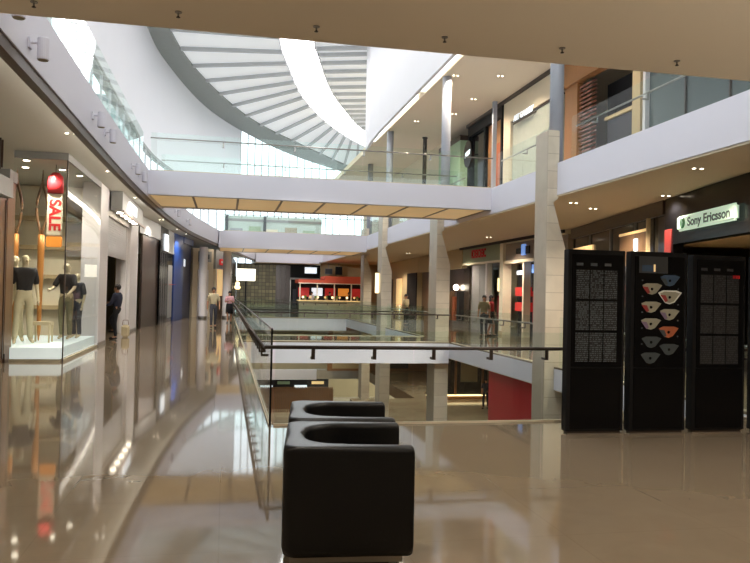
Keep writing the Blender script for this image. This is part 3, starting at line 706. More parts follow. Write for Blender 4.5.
def figure(name, label, cat, loc, rz, h, pose, top, bottom, skirt=None, sleeve='short', hairlen=0, skin='skin', group=None, hair='hair', shoes=True, female=False):
    s = h / 1.71
    J = dict(BASE); J.update(pose or {})
    J = {k: tuple(c * s for c in v) for k, v in J.items()}
    t = thing(name, label, cat, loc, rz, group)
    def chain(name, keys, edges, grow, m, parent, over=None):
        V = [J[k] for k in keys]; E_ = [(keys.index(a), keys.index(b)) for a, b in edges]; Rr = []
        for k in keys:
            r = R_(k)
            if over and k in over: r = over[k]
            Rr.append(tuple((x + grow) * s for x in (r if isinstance(r, tuple) else (r, r))))
        return skin_obj(name, V, E_, Rr, m, parent)
    keys = ['pel', 'waist', 'chest', 'nk0', 'nk1', 'hd0', 'hd1', 'top'] + [a + b for b in 'LR' for a in ('sh', 'el', 'wr', 'ha', 'hp', 'kn', 'an', 'to')]
    ed = [('pel', 'waist'), ('waist', 'chest'), ('chest', 'nk0'), ('nk0', 'nk1'), ('nk1', 'hd0'), ('hd0', 'hd1'), ('hd1', 'top')]
    for b in 'LR': ed += [('chest', 'sh' + b), ('sh' + b, 'el' + b), ('el' + b, 'wr' + b), ('wr' + b, 'ha' + b), ('pel', 'hp' + b), ('hp' + b, 'kn' + b), ('kn' + b, 'an' + b), ('an' + b, 'to' + b)]
    body = chain('body', keys, ed, 0, M[skin], t)
    # nose, ears and five separate fingers per hand, merged into the body mesh
    b = B(); b.bm.from_mesh(body.data)
    hx, hy, hz = J['hd0']
    b.obox((hx, hy - .095 * s, hz + .02 * s), (.022 * s, .03 * s, .04 * s), 0, .3)
    for sg in (-1, 1): b.ball((hx + sg * .082 * s, hy + .01 * s, hz + .03 * s), .022 * s, .5, 1, 1.3, 8, 6)
    for sd in 'LR':
        w_, a_ = Vector(J['wr' + sd]), Vector(J['ha' + sd]); d = (a_ - w_).normalized(); side = d.cross(Vector((0, 1, 0)))
        side = d.cross(Vector((1, 0, 0))).normalized()
        for k, (o_, L_) in enumerate(((-.027, .06), (-.009, .072), (.009, .068), (.027, .052))):
            p0 = a_ + side * o_ * s; p1 = p0 + d * L_ * .55 * s; p2 = p1 + (d * .8 + Vector((0, -.5, 0))).normalized() * L_ * .45 * s
            b.tube([p0, p1, p2], .009 * s, 6, .006 * s)
        p0 = a_ - d * .03 * s - side * .03 * s; b.tube([p0, p0 - side * .03 * s + d * .025 * s, p0 - side * .035 * s + d * .055 * s], .01 * s, 6, .007 * s)
    b.bm.to_mesh(body.data); b.bm.free()
    for p in body.data.polygons: p.use_smooth = True
    if top:
        ks = ['pel', 'waist', 'chest', 'nk0', 'shL', 'shR', 'elL', 'elR']; es = [('pel', 'waist'), ('waist', 'chest'), ('chest', 'nk0'), ('chest', 'shL'), ('chest', 'shR'), ('shL', 'elL'), ('shR', 'elR')]
        if sleeve == 'long': ks += ['wrL', 'wrR']; es += [('elL', 'wrL'), ('elR', 'wrR')]
        chain('top' if female else 'shirt', ks, es, .022, M[top], t, {'chest': (.178, .138), 'nk0': .075})
    if skirt:
        B().lathe([(.155 * s, J['pel'][2] + .1 * s), (.185 * s, J['pel'][2] - .02 * s), (.2 * s, skirt * s), (.19 * s, skirt * s + .005)], (0, 0, 0), 20, 1, .75).obj('skirt', M[bottom], t, smooth=True)
    elif bottom:
        ks = ['pel', 'waist', 'hpL', 'knL', 'anL', 'hpR', 'knR', 'anR']; es = [('waist', 'pel'), ('pel', 'hpL'), ('hpL', 'knL'), ('knL', 'anL'), ('pel', 'hpR'), ('hpR', 'knR'), ('knR', 'anR')]
        chain('trousers', ks, es, .014, M[bottom], t, {'waist': (.11, .08)})
    if hair:
        hb = B(); hb.ball((hx, hy + .03 * s, hz + .075 * s), .098 * s, .95, 1.05, 1.0, 14, 8)
        if hairlen: hb.ball((hx, hy + .07 * s, hz - hairlen * .4 * s), .08 * s, 1.0, .6, 1.0 + hairlen * 5, 12, 8)
        hb.obj('hair', M[hair], t, smooth=True)
    if shoes:
        for sd in 'LR':
            a_, o_ = J['an' + sd], J['to' + sd]
            ang = math.atan2(o_[1] - a_[1], o_[0] - a_[0]) + PI / 2
            zlow = min(o_[2], a_[2]) - .03 * s
            B().obox(((a_[0] + o_[0]) / 2, (a_[1] + o_[1]) / 2 - .01 * s, max(.042 * s, zlow + .042 * s)), (.095 * s, .26 * s, .075 * s), ang).obj('shoe', M['shoe'], t, bevel=.025 * s, seg=3, smooth=True)
    return t
walk = dict(knL=(-.095, -.13, .51), anL=(-.09, -.12, .1), toL=(-.1, -.27, .045), knR=(.095, .03, .5), anR=(.09, .17, .13), toR=(.1, .04, .03), elL=(-.235, .07, 1.12), wrL=(-.245, .03, .88), haL=(-.245, .01, .8), elR=(.235, -.02, 1.12), wrR=(.235, -.14, .9), haR=(.235, -.18, .83))
carry = dict(elR=(.22, .0, 1.12), wrR=(.1, -.2, 1.2), haR=(.05, -.23, 1.23), elL=(-.22, 0, 1.12), wrL=(-.11, -.19, 1.16), haL=(-.06, -.22, 1.18), knL=(-.09, -.09, .5), anL=(-.085, -.06, .1), toL=(-.09, -.2, .035), anR=(.085, .08, .09), toR=(.09, -.06, .03))
figure('person', 'man in a beige shirt and grey trousers walking toward the viewer down the left corridor', 'person', (-.48, 32.7, 0), .1, 1.78, walk, 'beigecloth', 'greycloth')
figure('person', 'woman in pink and white top and black skirt, hands held at her chest', 'person', (.24, 38.2, 0), -.1, 1.62, carry, 'pinkcloth', 'blackcloth', skirt=.5, female=True, hairlen=.12)
step = dict(knL=(-.1, -.26, .62), anL=(-.1, -.12, .3), toL=(-.1, -.26, .24), elL=(-.2, -.1, 1.13), wrL=(-.17, -.3, 1.12), haL=(-.16, -.38, 1.14), elR=(.21, -.08, 1.12), wrR=(.18, -.27, 1.05), haR=(.17, -.35, 1.06))
figure('person', 'person in a dark jacket and trousers stepping up at the half closed shutter', 'person', (-3.42, 24.9, 0), -1.9, 1.78, step, 'navycloth', 'blackcloth', sleeve='long')
figure('person', 'woman in a khaki top and trousers standing at the right gallery balustrade', 'person', (10.35, 28.2, 0), -.5, 1.7, {}, 'oliveclothe', 'greycloth', female=True, hairlen=.1)
figure('person', 'woman in a red top and black skirt beside the red sign shop', 'person', (10.85, 28.7, 0), 1.0, 1.7, walk, 'redcloth', 'blackcloth', skirt=.55, female=True, hairlen=.14)
figure('person', 'person in a pale top beyond the second pillar, in front of the dark doorway', 'person', (9.6, 38.3, 0), .6, 1.66, {}, 'beigecloth', 'charcoal')
figure('person', 'tiny person in dark blue on the lower level left of the red hoarding', 'person', (15.1, 40.6, LOW), -.6, 1.75, walk, 'navycloth', 'navycloth')
reach = dict(elL=(-.24, -.1, 1.15), wrL=(-.2, -.32, 1.1), haL=(-.19, -.4, 1.1), elR=(.24, -.1, 1.15), wrR=(.2, -.3, 1.0), haR=(.19, -.38, 1.0))
for x, tp, l in ((6.6, 'whitecloth', 'kiosk attendant in white behind the left part of the red kiosk counter'), (8.0, 'blackcloth', 'kiosk attendant in black behind the middle of the red kiosk counter'), (9.5, 'charcoal', 'kiosk attendant in charcoal behind the right part of the red kiosk counter')):
    figure('person', l, 'person', (x, 56.4, 0), .05, 1.7, reach, tp, 'charcoal', group='attendants at the red kiosk')

# ------------------------------------------------------------------ left shops
# nearer wood clad front
t = thing('wood_clad_shopfront', 'brown wood-clad shopfront at the left edge of the picture', 'shopfront', (-4.66, 9.0, 0), PI / 2)
b = B(); b.box(0, 0, 0, 8.0, .3, 3.55); b.obj('wood_panel', M['brownwood'], t)
B().box(0, -.12, 3.56, 8.0, .3, 3.95).obj('header_beam', M['greyfascia'], t)
b = B()
for k in range(8): b.box(k * 1.0 + .9, -.02, .1, k * 1.0 + .96, -.0005, 3.5)
b.obj('dark_mullion', M['bronze'], t)
t = thing('wood_pier', 'dark brown pier beside the mannequin window', 'pier', (-5.15, 17.05, 0))
B().box(0, .0, 0, .5, .55, 3.95).obj('shaft', M['brownwood'], t); B().box(-.02, -.02, 3.951, .53, .57, 4.2).obj('capital', M['greyfascia'], t); B().box(-.02, -.03, 0, .53, -.0005, .2).obj('skirting', M['bronze'], t)
t = thing('round_hanging_sign', 'dark round-cornered sign at the left edge under the ceiling', 'sign', (-4.5, 15.6, 4.3))
B().box(-.25, -.05, -.33, .13, .05, .3).obj('sign_plate', M['bronze'], t, bevel=.04, seg=4); B().tube([(-.06, 0, .3), (-.06, 0, .359)], .02).obj('hanger', M['steel'], t)
struct(B().box(-12, -8, 0, -4.97, 17.0, 4.65).obj('wall_left', M['khaki']), 'wall of the nearest left shop')
# window with mannequins
t = thing('glass_shop_window', 'tall glass shop window with mannequins on a lit platform, nearest on the left', 'shop window', (-4.62, 17.3, 0))
B().box(0, 0, .32, 1.1, .012, 4.5).obj('front_glass', M['clear'], t)
B().box(1.108, 0.02, .12, 1.12, 4.43, 4.5).obj('side_glass', M['clear'], t)
B().box(1.1005, -.01, .0, 1.125, .0195, 4.5).obj('corner_joint', M['darksteel'], t)
B().prism([(-.0, .065), (1.045, .065), (1.045, 4.4), (-1.0, 4.4), (-1.0, .4), (0, .4)], .06, .31).obj('lit_platform', M['platform'], t)
b = B(); b.box(0, .015, 0, 1.049, .06, .058); b.box(1.05, .0605, 0, 1.125, 4.43, .058); b.obj('kick_plate', M['khaki'], t)
b = B(); b.box(0, -.01, 4.501, 1.125, .05, 4.655); b.box(1.07, .0505, 4.501, 1.125, 4.43, 4.655); b.obj('top_channel', M['greyfascia'], t)
B().box(-4.5, 5.8, 0, .58, 5.92, 4.64).obj('back_wall', M['cream'], t)
b = B()
for z, d in ((1.0, .25), (1.9, .25), (2.75, .3), (3.6, .35)): b.box(-4.4, 5.8 - d, z, .56, 5.799, z + .12)
b.obj('wall_shelf', M['tan'], t)
B().box(-3.2, 4.4, .0, -1.15, 4.5, 4.64).obj('side_partition', M['beige'], t)
for k, (x, y) in enumerate(((-.05, 1.2), (.5, 2.4), (.75, 3.3), (-.35, 2.3))):
    o = thing('window_downlight', ['small bright ceiling lamp at the front of the mannequin window', 'small bright ceiling lamp in the middle of the mannequin window', 'small bright ceiling lamp at the far end of the mannequin window', 'small bright ceiling lamp at the back left of the mannequin window'][k], 'ceiling light', (-4.62 + x, 17.3 + y, 4.66), 0, 'ceiling lamps in the mannequin window')
    B().lathe([(.09, -.02), (.1, -.0005)], (0, 0, 0), 14).obj('ring', M['white'], o); B().lathe([(.075, -.026), (.075, -.0202)], (0, 0, 0), 14).obj('lens', M['lamp'], o)
spotlamp(-4.3, 18.6, 4.55, 300, (1, .9, .74), 2.2); spotlamp(-4.2, 20.8, 4.55, 260, (1, .9, .74), 2.2)
mp = dict(anL=(-.16, -.02, .085), toL=(-.2, -.16, .03), knL=(-.13, -.03, .5), anR=(.14, .06, .085), toR=(.17, -.07, .03))
figure('mannequin', 'cream mannequin in a black cape-like top at the front of the window', 'mannequin', (-4.62, 18.45, .31), .5, 2.12, mp, 'charcoal', 'beigecloth', skin='mannequin', hair=None, shoes=False, sleeve='short')
figure('mannequin', 'cream mannequin in pale clothes close behind the black topped one, on its left', 'mannequin', (-4.98, 19.0, .31), .2, 2.12, mp, 'beigecloth', 'beigecloth', skin='mannequin', hair=None, shoes=False)
figure('mannequin', 'cream mannequin in a dark short top further right in the window', 'mannequin', (-4.02, 20.1, .31), -.3, 2.0, reach, 'charcoal', 'oliveclothe', skin='mannequin', hair=None, shoes=False)
figure('mannequin', 'dark dressed mannequin seen through the side glass of the window', 'mannequin', (-3.85, 20.6, .31), -.6, 1.75, {}, 'greycloth', 'greycloth', skin='mannequin', hair=None, shoes=False)
t = thing('display_stool', 'small pale stool on the lit platform among the mannequins', 'stool', (-4.35, 19.1, .31))
B().box(-.22, -.2, .42, .22, .2, .5).obj('seat', M['mannequin'], t, bevel=.02)
for x, y in ((-.19, -.17), (.19, -.17), (-.19, .17), (.19, .17)): B().box(x - .02, y - .02, 0, x + .02, y + .02, .4195).obj('leg', M['mannequin'], t)
def needle(x, y, z0, z1, label):
    t = thing('giant_needle', label, 'window decoration', (x, y, z0), 0, 'giant sewing needle decorations')
    h = z1 - z0
    B().lathe([(.015, 0), (.05, .3), (.085, h * .55), (.08, h * .62)], (0, 0, 0), 12).obj('shaft', M['gold'], t, smooth=True)
    pts = [(0, 0, h * .6)] + [(.13 * math.sin(PI * k / 10) * 1.0, 0, h * .62 + h * .3 * k / 10) for k in range(1, 10)] + [(0, 0, h * .93)]
    b = B(); b.tube(pts, .035, 8); b.tube([(-x_, y_, z_) for x_, y_, z_ in pts], .035, 8); b.tube([(0, 0, h * .92), (0, 0, h)], .035, 8, .012); b.obj('eye', M['brownwood'], t, smooth=True)
    return t
needle(-5.15, 19.6, .31, 4.6, 'tall wooden giant needle beside the brown pier in the window')
needle(-4.55, 19.6, .31, 4.6, 'tall looped giant needle left of the red capped banner')
t = thing('hanging_banner', 'hanging banner with a red rounded cap, cream middle and orange foot in the window', 'banner', (-4.12, 19.0, 4.66))
B().box(-.17, -.04, -1.75, .17, .04, -.72).obj('cream_panel', M['cream'], t, bevel=.02)
B().lathe([(.12, -.71), (.185, -.7), (.19, -.45), (.17, -.3), (.07, -.2)], (0, 0, 0), 18, 1, .6).obj('red_cap', M['red'], t, smooth=True)
B().box(-.18, -.045, -2.02, .18, .045, -1.76).obj('orange_foot', M['orangeglow'], t, bevel=.02)
o = text_mesh('sale_text', 'SALE', .36, M['redglow'], None, (0, 0, 0), (PI / 2, 0, 0), depth=.002, bold=.012)
o.data.transform(Matrix.Translation((0, -.044, -1.24)) @ Matrix.Rotation(PI / 2, 4, 'Y')); o.parent = t
B().tube([(0, 0, -.2), (0, 0, -.0005)], .008).obj('cord', M['darksteel'], t)
def white_pier(p, q, label, z1=4.65, d=.5, m='pier'):
    a, L = along(p, q)
    t = thing('white_pier', label, 'pier', (p[0], p[1], 0), a, 'white piers between the left shopfronts')
    B().box(0, 0, .0, L, d, z1).obj('shaft', M[m], t, bevel=.01); B().box(0, -.012, .0, L, -.0005, .1).obj('skirting', M['steel'], t)
    return t
white_pier((-3.5, 21.78), (-3.5, 23.2), 'white pier right beside the mannequin window')
white_pier((-3.5, 28.5), (-3.5, 30.9), 'white pier right of the half closed shutter')
# shutter shop
t = thing('shutter_shopfront', 'shopfront with a half closed grey roller shutter and red goods inside', 'shopfront', (-3.5, 23.22, 0), PI / 2)
L = 5.26
B().box(0, .05, 3.9, L, .35, 4.65).obj('header', M['pier'], t)
b = B(); n = 16
for k in range(n): b.box(.55, .12, 2.68 + k * 1.22 / n + .006, L - .28, .15, 2.68 + (k + 1) * 1.22 / n - .006)
b.box(.55, .127, 2.68, L - .28, .143, 3.9); b.obj('roller_shutter', M['shutter'], t)
B().box(.0, .1, 0, .52, .16, 3.9).obj('side_glass', M['clear'], t)
B().box(L - .25, .1, 0, L - .01, .3, 3.9).obj('light_jamb', M['pier'], t)
B().box(-.0, 3.4, 0, L + 1.5, 3.5, 3.9).obj('back_wall', M['charcoal'], t)
b = B()
for z in (.5, 1.1, 1.7, 2.3): b.box(.2, 3.0, z, L + 1.4, 3.399, z + .05)
b.obj('wall_shelf', M['greyfascia'], t)
rn = random.Random(5)
for k in range(18):
    x = .4 + (k % 6) * .95; z = (.55, 1.15, 1.75)[k // 6] + .001
    o = thing('folded_garment', 'folded clothes on the shelf inside the shutter shop', 'clothes', (-3.5 - 3.2, 23.22 + x, z), PI / 2, 'folded clothes inside the shutter shop')
    B().box(-.22, -.15, 0, .22, .15, .16).obj('lower_fold', M[rn.choice(['redcloth', 'whitecloth', 'charcoal', 'redglow', 'greycloth'])], o, bevel=.03)
    B().box(-.2, -.14, .161, .2, .14, .26).obj('upper_fold', M[rn.choice(['redcloth', 'whitecloth', 'charcoal', 'beigecloth'])], o, bevel=.03)
spotlamp(-4.6, 25.8, 3.8, 90, (1, .86, .7), 2.4)
t = thing('shoulder_bag', 'tan bag on the floor beside the person at the shutter', 'bag', (-3.3, 26.1, 0))
B().box(-.13, -.1, .001, .13, .1, .42).obj('bag_body', M['beigecloth'], t, bevel=.05, seg=3); B().tube([(-.1, 0, .42), (-.08, 0, .58), (.08, 0, .58), (.1, 0, .42)], .012).obj('strap', M['brownwood'], t)
t = thing('awning_sign', 'grey projecting sign box with a row of lamps under it above the shutter', 'shop sign', (-3.15, 23.5, 0), PI / 2)
B().box(0, 0, 4.06, 5.6, .34, 4.64).obj('sign_box', M['greyfascia'], t)
B().box(1.6, -.015, 4.18, 3.6, -.0005, 4.52).obj('sign_panel', M['screen'], t)
for k in range(5): B().lathe([(.09, -.03), (.1, -.0005)], (.7 + k * .95, .17, 4.06), 12).obj('lamp', M['lamp'], t)
B().box(-.1, -.06, 3.98, 5.7, -.0155, 4.055).obj('lower_lip', M['brownwood'], t)
# bronze shop
p, q = (-3.5, 31.0), (-3.06, 35.4); a, L = along(p, q)
t = thing('bronze_shopfront', 'brown-black shopfront with grey fascia and a lit tan jamb', 'shopfront', (p[0], p[1], 0), a)
B().box(0, -.05, 3.95, L, .3, 4.65).obj('grey_fascia', M['greyfascia'], t)
B().box(.9, 0.02, 0, L - .15, .1, 3.949).obj('brown_panel', M['bronze'], t)
B().box(0, .8, 0, 1.2, .9, 3.949).obj('lit_wall', M['tan'], t)
B().box(L - .149, -.08, 0, L, .2, 3.949).obj('black_post', M['black'], t)
B().box(.3, .6, 3.5, .8, .799, 3.6).obj('strip_lamp', M['warmglow'], t); B().ball((.5, .5, 1.3), .2).obj('globe_lamp', M['dimglow'], t)
# black shop with screen
p, q = (-3.04, 35.5), (-2.86, 38.0); a, L = along(p, q)
t = thing('black_shopfront', 'black shopfront with a small lit screen high up', 'shopfront', (p[0], p[1], 0), a)
B().box(0, 0, 3.4, L, .3, 4.65).obj('black_fascia', M['black'], t)
for k in range(4): B().box(k * L / 4 + .02, .02, 0, (k + 1) * L / 4 - .1, .12, 3.399).obj('black_panel', M['black'], t)
for k in range(3): B().box((k + 1) * L / 4 - .08, .06, 0, (k + 1) * L / 4 - .02, .1, 3.399).obj('steel_edge', M['steel'], t)
B().box(1.2, -.06, 3.55, 2.2, -.0005, 4.35).obj('lit_screen', M['screen'], t)
B().box(.1, -.01, 1.8, .25, -.0005, 2.6).obj('lit_slot', M['dimglow'], t) if False else None
p, q = (-2.85, 38.1), (-2.7, 40.0); a, L = along(p, q)
t = thing('grey_display_window', 'grey glass display window with a red emblem left of the blue shop', 'shop window', (p[0], p[1], 0), a)
B().box(0, 0, 3.5, L, .3, 4.65).obj('fascia', M['greyfascia'], t); B().box(0, .05, 0, L, .07, 3.499).obj('glass', M['darkglass'], t)
B().box(.3, .02, 0.2, L - .3, .049, 2.9).obj('grey_backdrop', M['greyfascia'], t); B().lathe([(.05, -.01), (.3, 0.0), (.3, .01), (.05, .019)], (L / 2, 0, 1.9), 16).obj('red_emblem', M['red'], t)
p, q = (-2.69, 40.1), (-1.97, 45.5); a, L = along(p, q)
t = thing('blue_shopfront', 'deep blue clad shopfront on the left', 'shopfront', (p[0], p[1], 0), a)
B().box(0, 0, 0, L * .45, .3, 4.65).obj('blue_cladding', M['blue'], t); B().box(L * .46, .12, 0, L, .4, 4.3).obj('navy_recess', M['bluedark'], t); B().box(L * .46, -.02, 4.301, L, .3, 4.65).obj('blue_header', M['blue'], t)
B().box(L * .6, .09, 3.0, L * .66, .1195, 3.4).obj('white_mark', M['screen'], t)
# beige shopfront with grey sign, then red sign shop
p, q = (-1.95, 45.55), (-.75, 46.4); a, L = along(p, q)
t = thing('beige_shopfront', 'pale beige shopfront with small door handles right of the blue shop', 'shopfront', (p[0], p[1], 0), a)
B().box(0, 0, 0, L, .3, 4.2).obj('beige_wall', M['beige'], t)
for x in (.35, .75):
    d = B().box(x, -.04, .02, x + .36, -.0005, 2.9).obj('door_panel', M['pier'], t); B().box(x + .28, -.07, 1.0, x + .31, -.0405, 1.3).obj('door_handle', M['steel'], d)
t = thing('grey_shop_sign', 'dark grey square sign above the pale beige shopfront', 'shop sign', (p[0] + .3, p[1] + .18, 3.7), a)
B().box(0, -.15, -.32, .85, -.0005, .32).obj('sign_box', M['greyfascia'], t); B().box(.15, -.165, -.14, .7, -.1505, .14).obj('sign_face', M['listing'], t)
p, q = (-.73, 46.45), (.3, 48.6); a, L = along(p, q)
t = thing('red_sign_shopfront', 'shopfront with a small glowing red sign and an orange lit interior', 'shopfront', (p[0], p[1], 0), a)
B().box(.3, 0, 3.0, L, .3, 4.2).obj('fascia', M['greyfascia'], t); B().box(L - .06, .301, 0, L, 2.4, 4.2).obj('side_wall', M['greyfascia'], t); B().box(.55, .301, 0, L - .061, .4, 1.3).obj('dark_dado', M['bronze'], t); B().box(.55, .301, 1.301, L - .061, .4, 2.999).obj('orange_wall', M['dimglow'], t); B().box(.3, 0, 0, .5, .3, 2.999).obj('jamb', M['beige'], t)
t = thing('red_shop_sign', 'small glowing red sign above the orange lit shop', 'shop sign', (p[0] + .32, p[1] + .65, 3.45), a)
B().box(0, -.08, -.2, 1.0, -.0005, .2).obj('sign_face', M['redglow'], t, bevel=.03); B().box(.1, -.095, -.06, .85, -.0805, .06).obj('sign_mark', M['maplight'], t)
def round_col(x, y, label, z1=4.05):
    t = thing('white_column', label, 'column', (x, y, 0), 0, 'white round columns by the left corridor')
    B().lathe([(.24, .0), (.24, z1)], (0, 0, 0), 20).obj('shaft', M['pier'], t, smooth=False); B().lathe([(.25, .0), (.26, .01), (.26, .12), (.245, .13)], (0, 0, 0.0), 20).obj('base_ring', M['steel'], t)
round_col(.08, 44.8, 'white column beside the woman in pink', 4.18); round_col(-1.28, 43.8, 'white column in front of the pale beige shopfront', 4.18)
# lantern at the corner
t = thing('lantern_sign', 'glowing white box lantern on a black post at the end of the corridor', 'lantern', (1.37, 50.6, 0))
B().box(-.62, -.3, 2.35, .62, .3, 3.15).obj('lantern_box', mat('lantern_white', rgb(255, 246, 222), .4, emit=2.6), t); B().box(-.06, -.06, 0, .06, .06, 2.3495).obj('post', M['blackmatte'], t); B().box(-.2, -.2, 0, .2, .2, .04).obj('base_plate', M['blackmatte'], t) if False else None
# far wall shops
t = thing('patterned_wall', 'olive patterned wall behind the glowing lantern', 'wall panel', (0.9, 61.6, 0))
B().box(0, 0, 0, 3.24, .3, 3.955).obj('panel', tile_mat('olive_mosaic', rgb(150, 140, 96), rgb(104, 98, 66), rgb(70, 64, 46), .3, .3, .5, .02, rot=(PI / 2, 0, 0)), t); B().box(0, -.02, 0, 3.2, -.0005, .2).obj('skirting', M['bronze'], t)
t = thing('dark_brown_shopfront', 'dark brown panelled shopfront between the lantern and the dark glass store', 'shopfront', (4.15, 61.6, 0))
for k in range(3): B().box(k * .4, 0, 0, k * .4 + .395, .3, 3.955).obj('brown_panel', M['bronze'], t)
t = thing('dark_glass_store', 'dark glass store front with a slanting roof-like frame at the far end', 'shopfront', (5.35, 61.6, 0))
B().box(.0, .2, 0, 2.54, .3, 3.955).obj('back', M['blackmatte'], t); B().box(0, 0, 2.7, 2.5, .199, 2.85).obj('grey_beam', M['greyfascia'], t); B().box(1.9, 0, 0, 2.5, .19, 2.69).obj('green_glass', M['green'], t)
for x in (.0, .7, 1.3): B().box(x, 0, 0, x + .07, .19, 2.69).obj('mullion', M['steel'], t)
for x, w_, m in ((.25, .35, 'greycloth'), (.85, .3, 'charcoal'), (1.45, .3, 'screen')): B().box(x, .1, .4, x + w_, .19, 1.9).obj('display_panel', M[m], t)
t = thing('cream_far_wall', 'cream wall at the far end above and right of the red kiosk', 'wall panel', (7.9, 61.6, 0))
B().box(0, 0, 0, 5.2, .3, 4.105).obj('panel', M['tan'], t); B().box(0, -.02, 0, 5.2, -.0005, .2).obj('skirting', M['bronze'], t)
# red kiosk
t = thing('red_kiosk', 'food kiosk with red-orange canopy and lit counter at the far end of the void', 'kiosk', (5.45, 54.6, 0))
B().box(0, 0, 0, 5.3, .8, 1.0).obj('counter', M['khaki'], t)
B().box(-.1, -.15, 1.001, 5.4, .9, 1.06).obj('counter_top', M['dimglow'], t)
B().box(-.1, -.2, 2.35, 5.4, 2.6, 2.62).obj('canopy', M['redcanopy'], t); B().box(1.9, -.1, 2.621, 5.4, 2.6, 2.9).obj('upper_canopy', M['redcanopy'], t)
b = B(); b.box(-.1, -.215, 2.3, 5.4, -.2005, 2.36); b.obj('canopy_trim', M['cream'], t)
for x in (.0, 1.3, 2.6, 3.9, 5.2): B().box(x, 0, 1.061, x + .08, .08, 2.299).obj('canopy_post', M['cream'], t)
B().box(0, 2.45, 0, 5.3, 2.55, 2.34).obj('back_wall', M['charcoal'], t)
for k in range(5): B().box(.15 + k * 1.05, 2.38, 1.3 + .1 * (k % 2), 1.0 + k * 1.05, 2.4495, 2.0).obj('menu_panel', M[('redglow', 'screen', 'redglow', 'orangeglow', 'redglow')[k]], t)
for k in range(9):
    x = 5.75 + k * .56
    o = thing('counter_lamp', 'small glowing lamp on the red kiosk counter', 'lamp', (x, 54.87, 1.061), 0, 'glowing lamps along the red kiosk counter')
    B().lathe([(.06, 0), (.06, .02), (.015, .03), (.015, .15)], (0, 0, 0), 10).obj('stand', M['steel'], o); B().ball((0, 0, .23), .085).obj('globe', M['warmglow'] if k % 2 == 0 else M['dimglow'], o)
for k in range(6):
    o = thing('potted_plant', 'small green plant in a pot on the red kiosk counter', 'plant', (5.95 + k * .8, 55.1, 1.061), 0, 'little green plants on the red kiosk counter')
    B().lathe([(.06, 0), (.09, .14), (.085, .14)], (0, 0, 0), 10).obj('pot', M['khaki'], o); b = B()
    for j in range(9): b.obox((.05 * math.cos(j * .7), .05 * math.sin(j * .7), .22 + .02 * (j % 3)), (.03, .11, .16), j * .7, .5)
    b.obj('leaves', M['plant'], o)
def hang_screen(x, y, w_, h_, zc, m, label):
    t = thing('hanging_screen', label, 'screen', (x, y, zc)); B().box(-w_ / 2, -.05, -h_ / 2, w_ / 2, .05, h_ / 2).obj('housing', M['greyfascia'], t)
    B().box(-w_ / 2 + .04, -.06, -h_ / 2 + .04, w_ / 2 - .04, -.0505, h_ / 2 - .04).obj('lit_face', M[m], t)
    B().tube([(0, 0, h_ / 2), (0, 0, (3.958 if x < 7.5 else 4.108) - zc)], .025).obj('drop_rod', M['steel'], t)
hang_screen(6.9, 60.2, 1.05, .56, 3.46, 'screen', 'larger bright screen hanging left above the red kiosk'); hang_screen(8.4, 60.2, .62, .48, 3.42, 'listing', 'smaller grey screen hanging above the red kiosk')
t = thing('black_speaker_box', 'black box hanging above the right part of the red kiosk', 'speaker', (9.25, 60.2, 3.5)); B().box(-.28, -.15, -.35, .28, .15, .35).obj('box', M['blackmatte'], t); B().tube([(0, 0, .35), (0, 0, .608)], .03).obj('drop_rod', M['steel'], t)

# ------------------------------------------------------------------ right shops, main level
def rshop(p, q): a, L = along(p, q); return a, L
# lit sign shop (near right)
p, q = (10.35, 15.8), (8.75, 7.95); a, L = along(p, q)
t = thing('black_phone_shopfront', 'black shopfront behind the directory boards under the lit green sign', 'shopfront', (p[0], p[1], 0), a)
B().box(0, 0, 2.98, L, .25, 4.1).obj('black_fascia', M['black'], t)
B().box(0, 2.6, 0, L, 2.7, 2.6).obj('dark_back_wall', M['blackmatte'], t); B().box(0, .26, 2.97, L, 2.7, 3.05).obj('tan_inner_ceiling', M['tan'], t)
B().box(0, 0, 0, .5, .25, 2.979).obj('black_jamb', M['black'], t); B().box(.6, .5, 2.0, 1.5, .6, 2.75).obj('wall_panel', M['mapmauve'], t) if False else None
B().box(.06, -.03, 2.3, .4, -.0005, 3.35).obj('red_poster', M['mapred'], t)
B().box(3.2, .9, 2.7, 4.2, 1.2, 2.85).obj('ceiling_lamp', M['dimglow'], t)
for k in range(5): B().box(.7 + k * 1.1, 2.3, .2, 1.5 + k * 1.1, 2.599, 2.3).obj('display_case', M['darkglass'], t)
ux, uy = math.cos(a), math.sin(a)
def onr(s_, d=0): return (p[0] + ux * s_ + uy * d, p[1] + uy * s_ - ux * d)   # d = distance out into the gallery
s0 = 1.0; x_, y_ = onr(s0, .02)
t = thing('lit_shop_sign', 'glowing pale green rounded sign reading Sony Ericsson on the black shopfront', 'shop sign', (x_, y_, 3.4), a)
B().box(0, -.12, -.17, 2.66, -.0005, .17).obj('sign_box', M['signgreen'], t, bevel=.045, seg=3)
B().ball((.34, -.121, 0), .125, 1, .12, 1, 20, 10).obj('logo_ball', M['logogreen'], t, smooth=True)
b = B(); pts = [(.34 + .1 * math.cos(a_), .1 * math.sin(a_)) for a_ in [PI * .35 + k * .25 for k in range(9)]]
b.tube([(x__, -.138, z__) for x__, z__ in pts], .014, 6); b.tube([(.33, -.139, -.08), (.36, -.142, 0), (.31, -.139, .09)], .012, 6); b.obj('logo_swirl', M['signgreen'], t)
text_mesh('sign_text', 'Sony Ericsson', .265, M['signtext'], t, (1.55, -.1225, -.01), depth=.002, sx=1.3, bold=.007)
